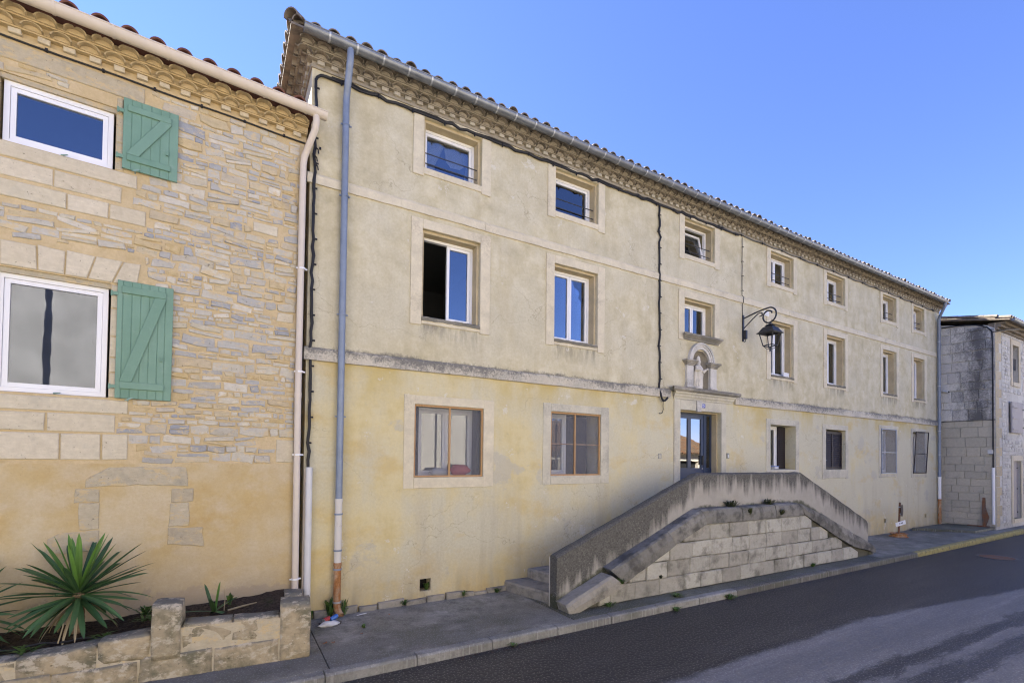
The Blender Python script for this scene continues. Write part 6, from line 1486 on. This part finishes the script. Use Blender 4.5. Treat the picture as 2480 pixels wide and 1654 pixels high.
# ================================================================== ACROSS THE STREET (seen in the door and window glass, and lit by the sun; far house added for bounce light)
def gable_house(nm, label, x0, x1, y0, y1, ze, zr_, wmat, rmat, wins, doors):
    t = thing(nm, label, 'house', ((x0+x1)/2, y1, 0)); w = MB(); wall_cells(w, x0, x1, -0.2, ze, [(a, b, c, d) for a, b, c, d in wins+doors], y1, y1-0.3)
    for x in (x0, x1): w.add([(x, y0, -0.2), (x, y1, -0.2), (x, y1, ze), (x, (y0+y1)/2, zr_), (x, y0, ze)], [(0, 1, 2, 3, 4)])
    w.add([(x0, y0, -0.2), (x1, y0, -0.2), (x1, y0, ze), (x0, y0, ze)], [(0, 1, 2, 3)]); raw_build(w, 'wall', wmat, t)
    ym = (y0+y1)/2; sl = (zr_-ze)/(y1-ym); d = MB(); o = 0.4
    d.add([(x0-0.2, y1+o, ze-sl*o+0.06), (x1+0.2, y1+o, ze-sl*o+0.06), (x1+0.2, ym, zr_+0.06), (x0-0.2, ym, zr_+0.06), (x1+0.2, y0-o, ze-sl*o+0.06), (x0-0.2, y0-o, ze-sl*o+0.06)], [(0, 1, 2, 3), (3, 2, 4, 5)])
    rf = d.build('roof', rmat, t); rest = MB(); tilt = math.atan(sl)
    st = MB().halftube(0, 0.44, 0, 0, 0.10, 0.015, 4, 180, 0, axis='y', taper=0.88); x = x0
    while x < x1:
        dd = 0.0
        while dd < (y1-ym)+o:
            m4 = Matrix.Translation((x, y1+o-dd, ze-sl*o+0.075+sl*dd)) @ Matrix.Rotation(math.pi, 4, 'Z') @ Matrix.Rotation(tilt, 4, 'X') @ Matrix.Rotation(R(rnd.uniform(-3, 3)), 4, 'Z'); rest.add([m4 @ Vector(q) for q in st.v], st.f); dd += 0.38
        x += 0.27
    rest.build('roof_tiles', rmat, rf, True, kind='stuff')
    for a, b, c, e in wins:
        f = MB(); ring(f, a, b, c, e, 0.06, y1-0.2, y1-0.15); q = f.build('window', 'pvc_white', t); MB().box(a, b, y1-0.19, y1-0.18, c, e).build('pane', 'dark_opening', q)
        for s_ in (-1, 1): xa = a-(b-a)/2-0.02 if s_ < 0 else b+0.02; MB().box(xa, xa+(b-a)/2, y1, y1+0.04, c, e).build('shutter', 'wood_grey', q)
    for a, b, c, e in doors:
        q = MB().box(a, b, y1-0.28, y1-0.24, c, e).build('door', 'dark_opening', t)
    return t
gable_house('opposite_house', 'cream house across the street, left of the grey rendered one', -22, -8.2, -23, -14.0, 8.0, 9.6, 'cream_wall', 'tile_barn', [(a, a+1.0, 5.6, 7.0) for a in (-19, -15.5, -12)], [(-11.7, -10.7, 0.0, 2.2)])
gable_house('grey_opposite_house', 'grey rendered house across the street from the rubble house', -8.1, 1.4, -23, -14.05, 8.2, 9.8, 'grey_render', 'tile_barn', [], [(-7.0, -5.0, 0.0, 2.4)])
gable_house('tall_opposite_house', 'cream house across the street between the grey house and the barn', 1.5, 11.0, -23, -14.0, 8.0, 9.6, 'cream_wall', 'tile_barn', [(a, a+1.0, 5.6, 7.0) for a in (2.5, 5, 7.5)], [(2.6, 3.6, 0, 2.2)])
gable_house('tiled_barn', 'low stone barn with a sunlit orange tiled roof, reflected in the door glass', 13.0, 33.0, -27, -16.0, 2.9, 5.0, 'barn_wall', 'tile_barn', [], [(15+4.2*k, 18+4.2*k, 0.0, 2.3) for k in range(4)])
gable_house('far_bounce_house', 'unseen pale house added beyond the barn to bounce light onto the facade', 36.5, 62.0, -19.5, -14.0, 7.6, 8.8, 'cream_wall', 'tile_barn', [(38+3.6*k, 39+3.6*k, 4.4, 5.8) for k in range(6)], [(40.0, 41.0, 0, 2.2)])  # unseen house, added to bounce sunlight onto the far facade
UP = thing('utility_pole', 'pale concrete utility pole standing across the street', 'pole', (-3.6, -12.6, 0))
MB().tube([(-3.6, -12.6, -0.1), (-3.62, -12.6, 4.5), (-3.6, -12.6, 9.2)], [0.11, 0.09, 0.07], 12).build('shaft', 'conduit', UP, True)
MB().tube([(-3.6, -12.6, 9.2), (-3.6, -12.6, 9.27)], [0.08, 0.03], 12).build('cap', 'zinc', UP, True)
def tree(loc, h, rad, n, label, seed):
    r = random.Random(seed); t = thing('broadleaf_tree', label, 'tree', loc); tr = MB(); p = Vector(loc)
    tr.tube([p, p+Vector((0.1, 0, h*0.3)), p+Vector((0, 0.1, h*0.6)), p+Vector((0, 0, h*0.85))], [0.25, 0.2, 0.13, 0.05], 8)
    cl = []
    for k in range(9):
        a = r.uniform(0, 6.28); q = p+Vector((math.cos(a)*rad*0.6, math.sin(a)*rad*0.6, h*r.uniform(0.55, 0.95))); tr.tube([p+Vector((0, 0, h*r.uniform(0.3, 0.55))), q], [0.08, 0.03], 6); cl.append(q)
    tr.build('trunk', 'trunk', t); cr = MB()
    for k in range(n):
        c = r.choice(cl); q = c+Vector((r.gauss(0, 1), r.gauss(0, 1), r.gauss(0, 0.8)))*rad*0.32; a = Vector((r.uniform(-1, 1), r.uniform(-1, 1), r.uniform(-1, 1))).normalized()*0.14; b = a.cross(Vector((r.uniform(-1, 1), r.uniform(-1, 1), r.uniform(-1, 1)))).normalized()*0.07
        cr.add([q-a, q+b, q+a, q-b], [(0, 1, 2, 3)])
    cr.build('crown', 'tree_leaf', t)
tree((19.0, -29.5, -0.1), 8.5, 2.6, 3500, 'leafy tree behind the tiled barn, reflected in the door', 4)

for o in bpy.data.objects:
    if '_off' in o: del o['_off']
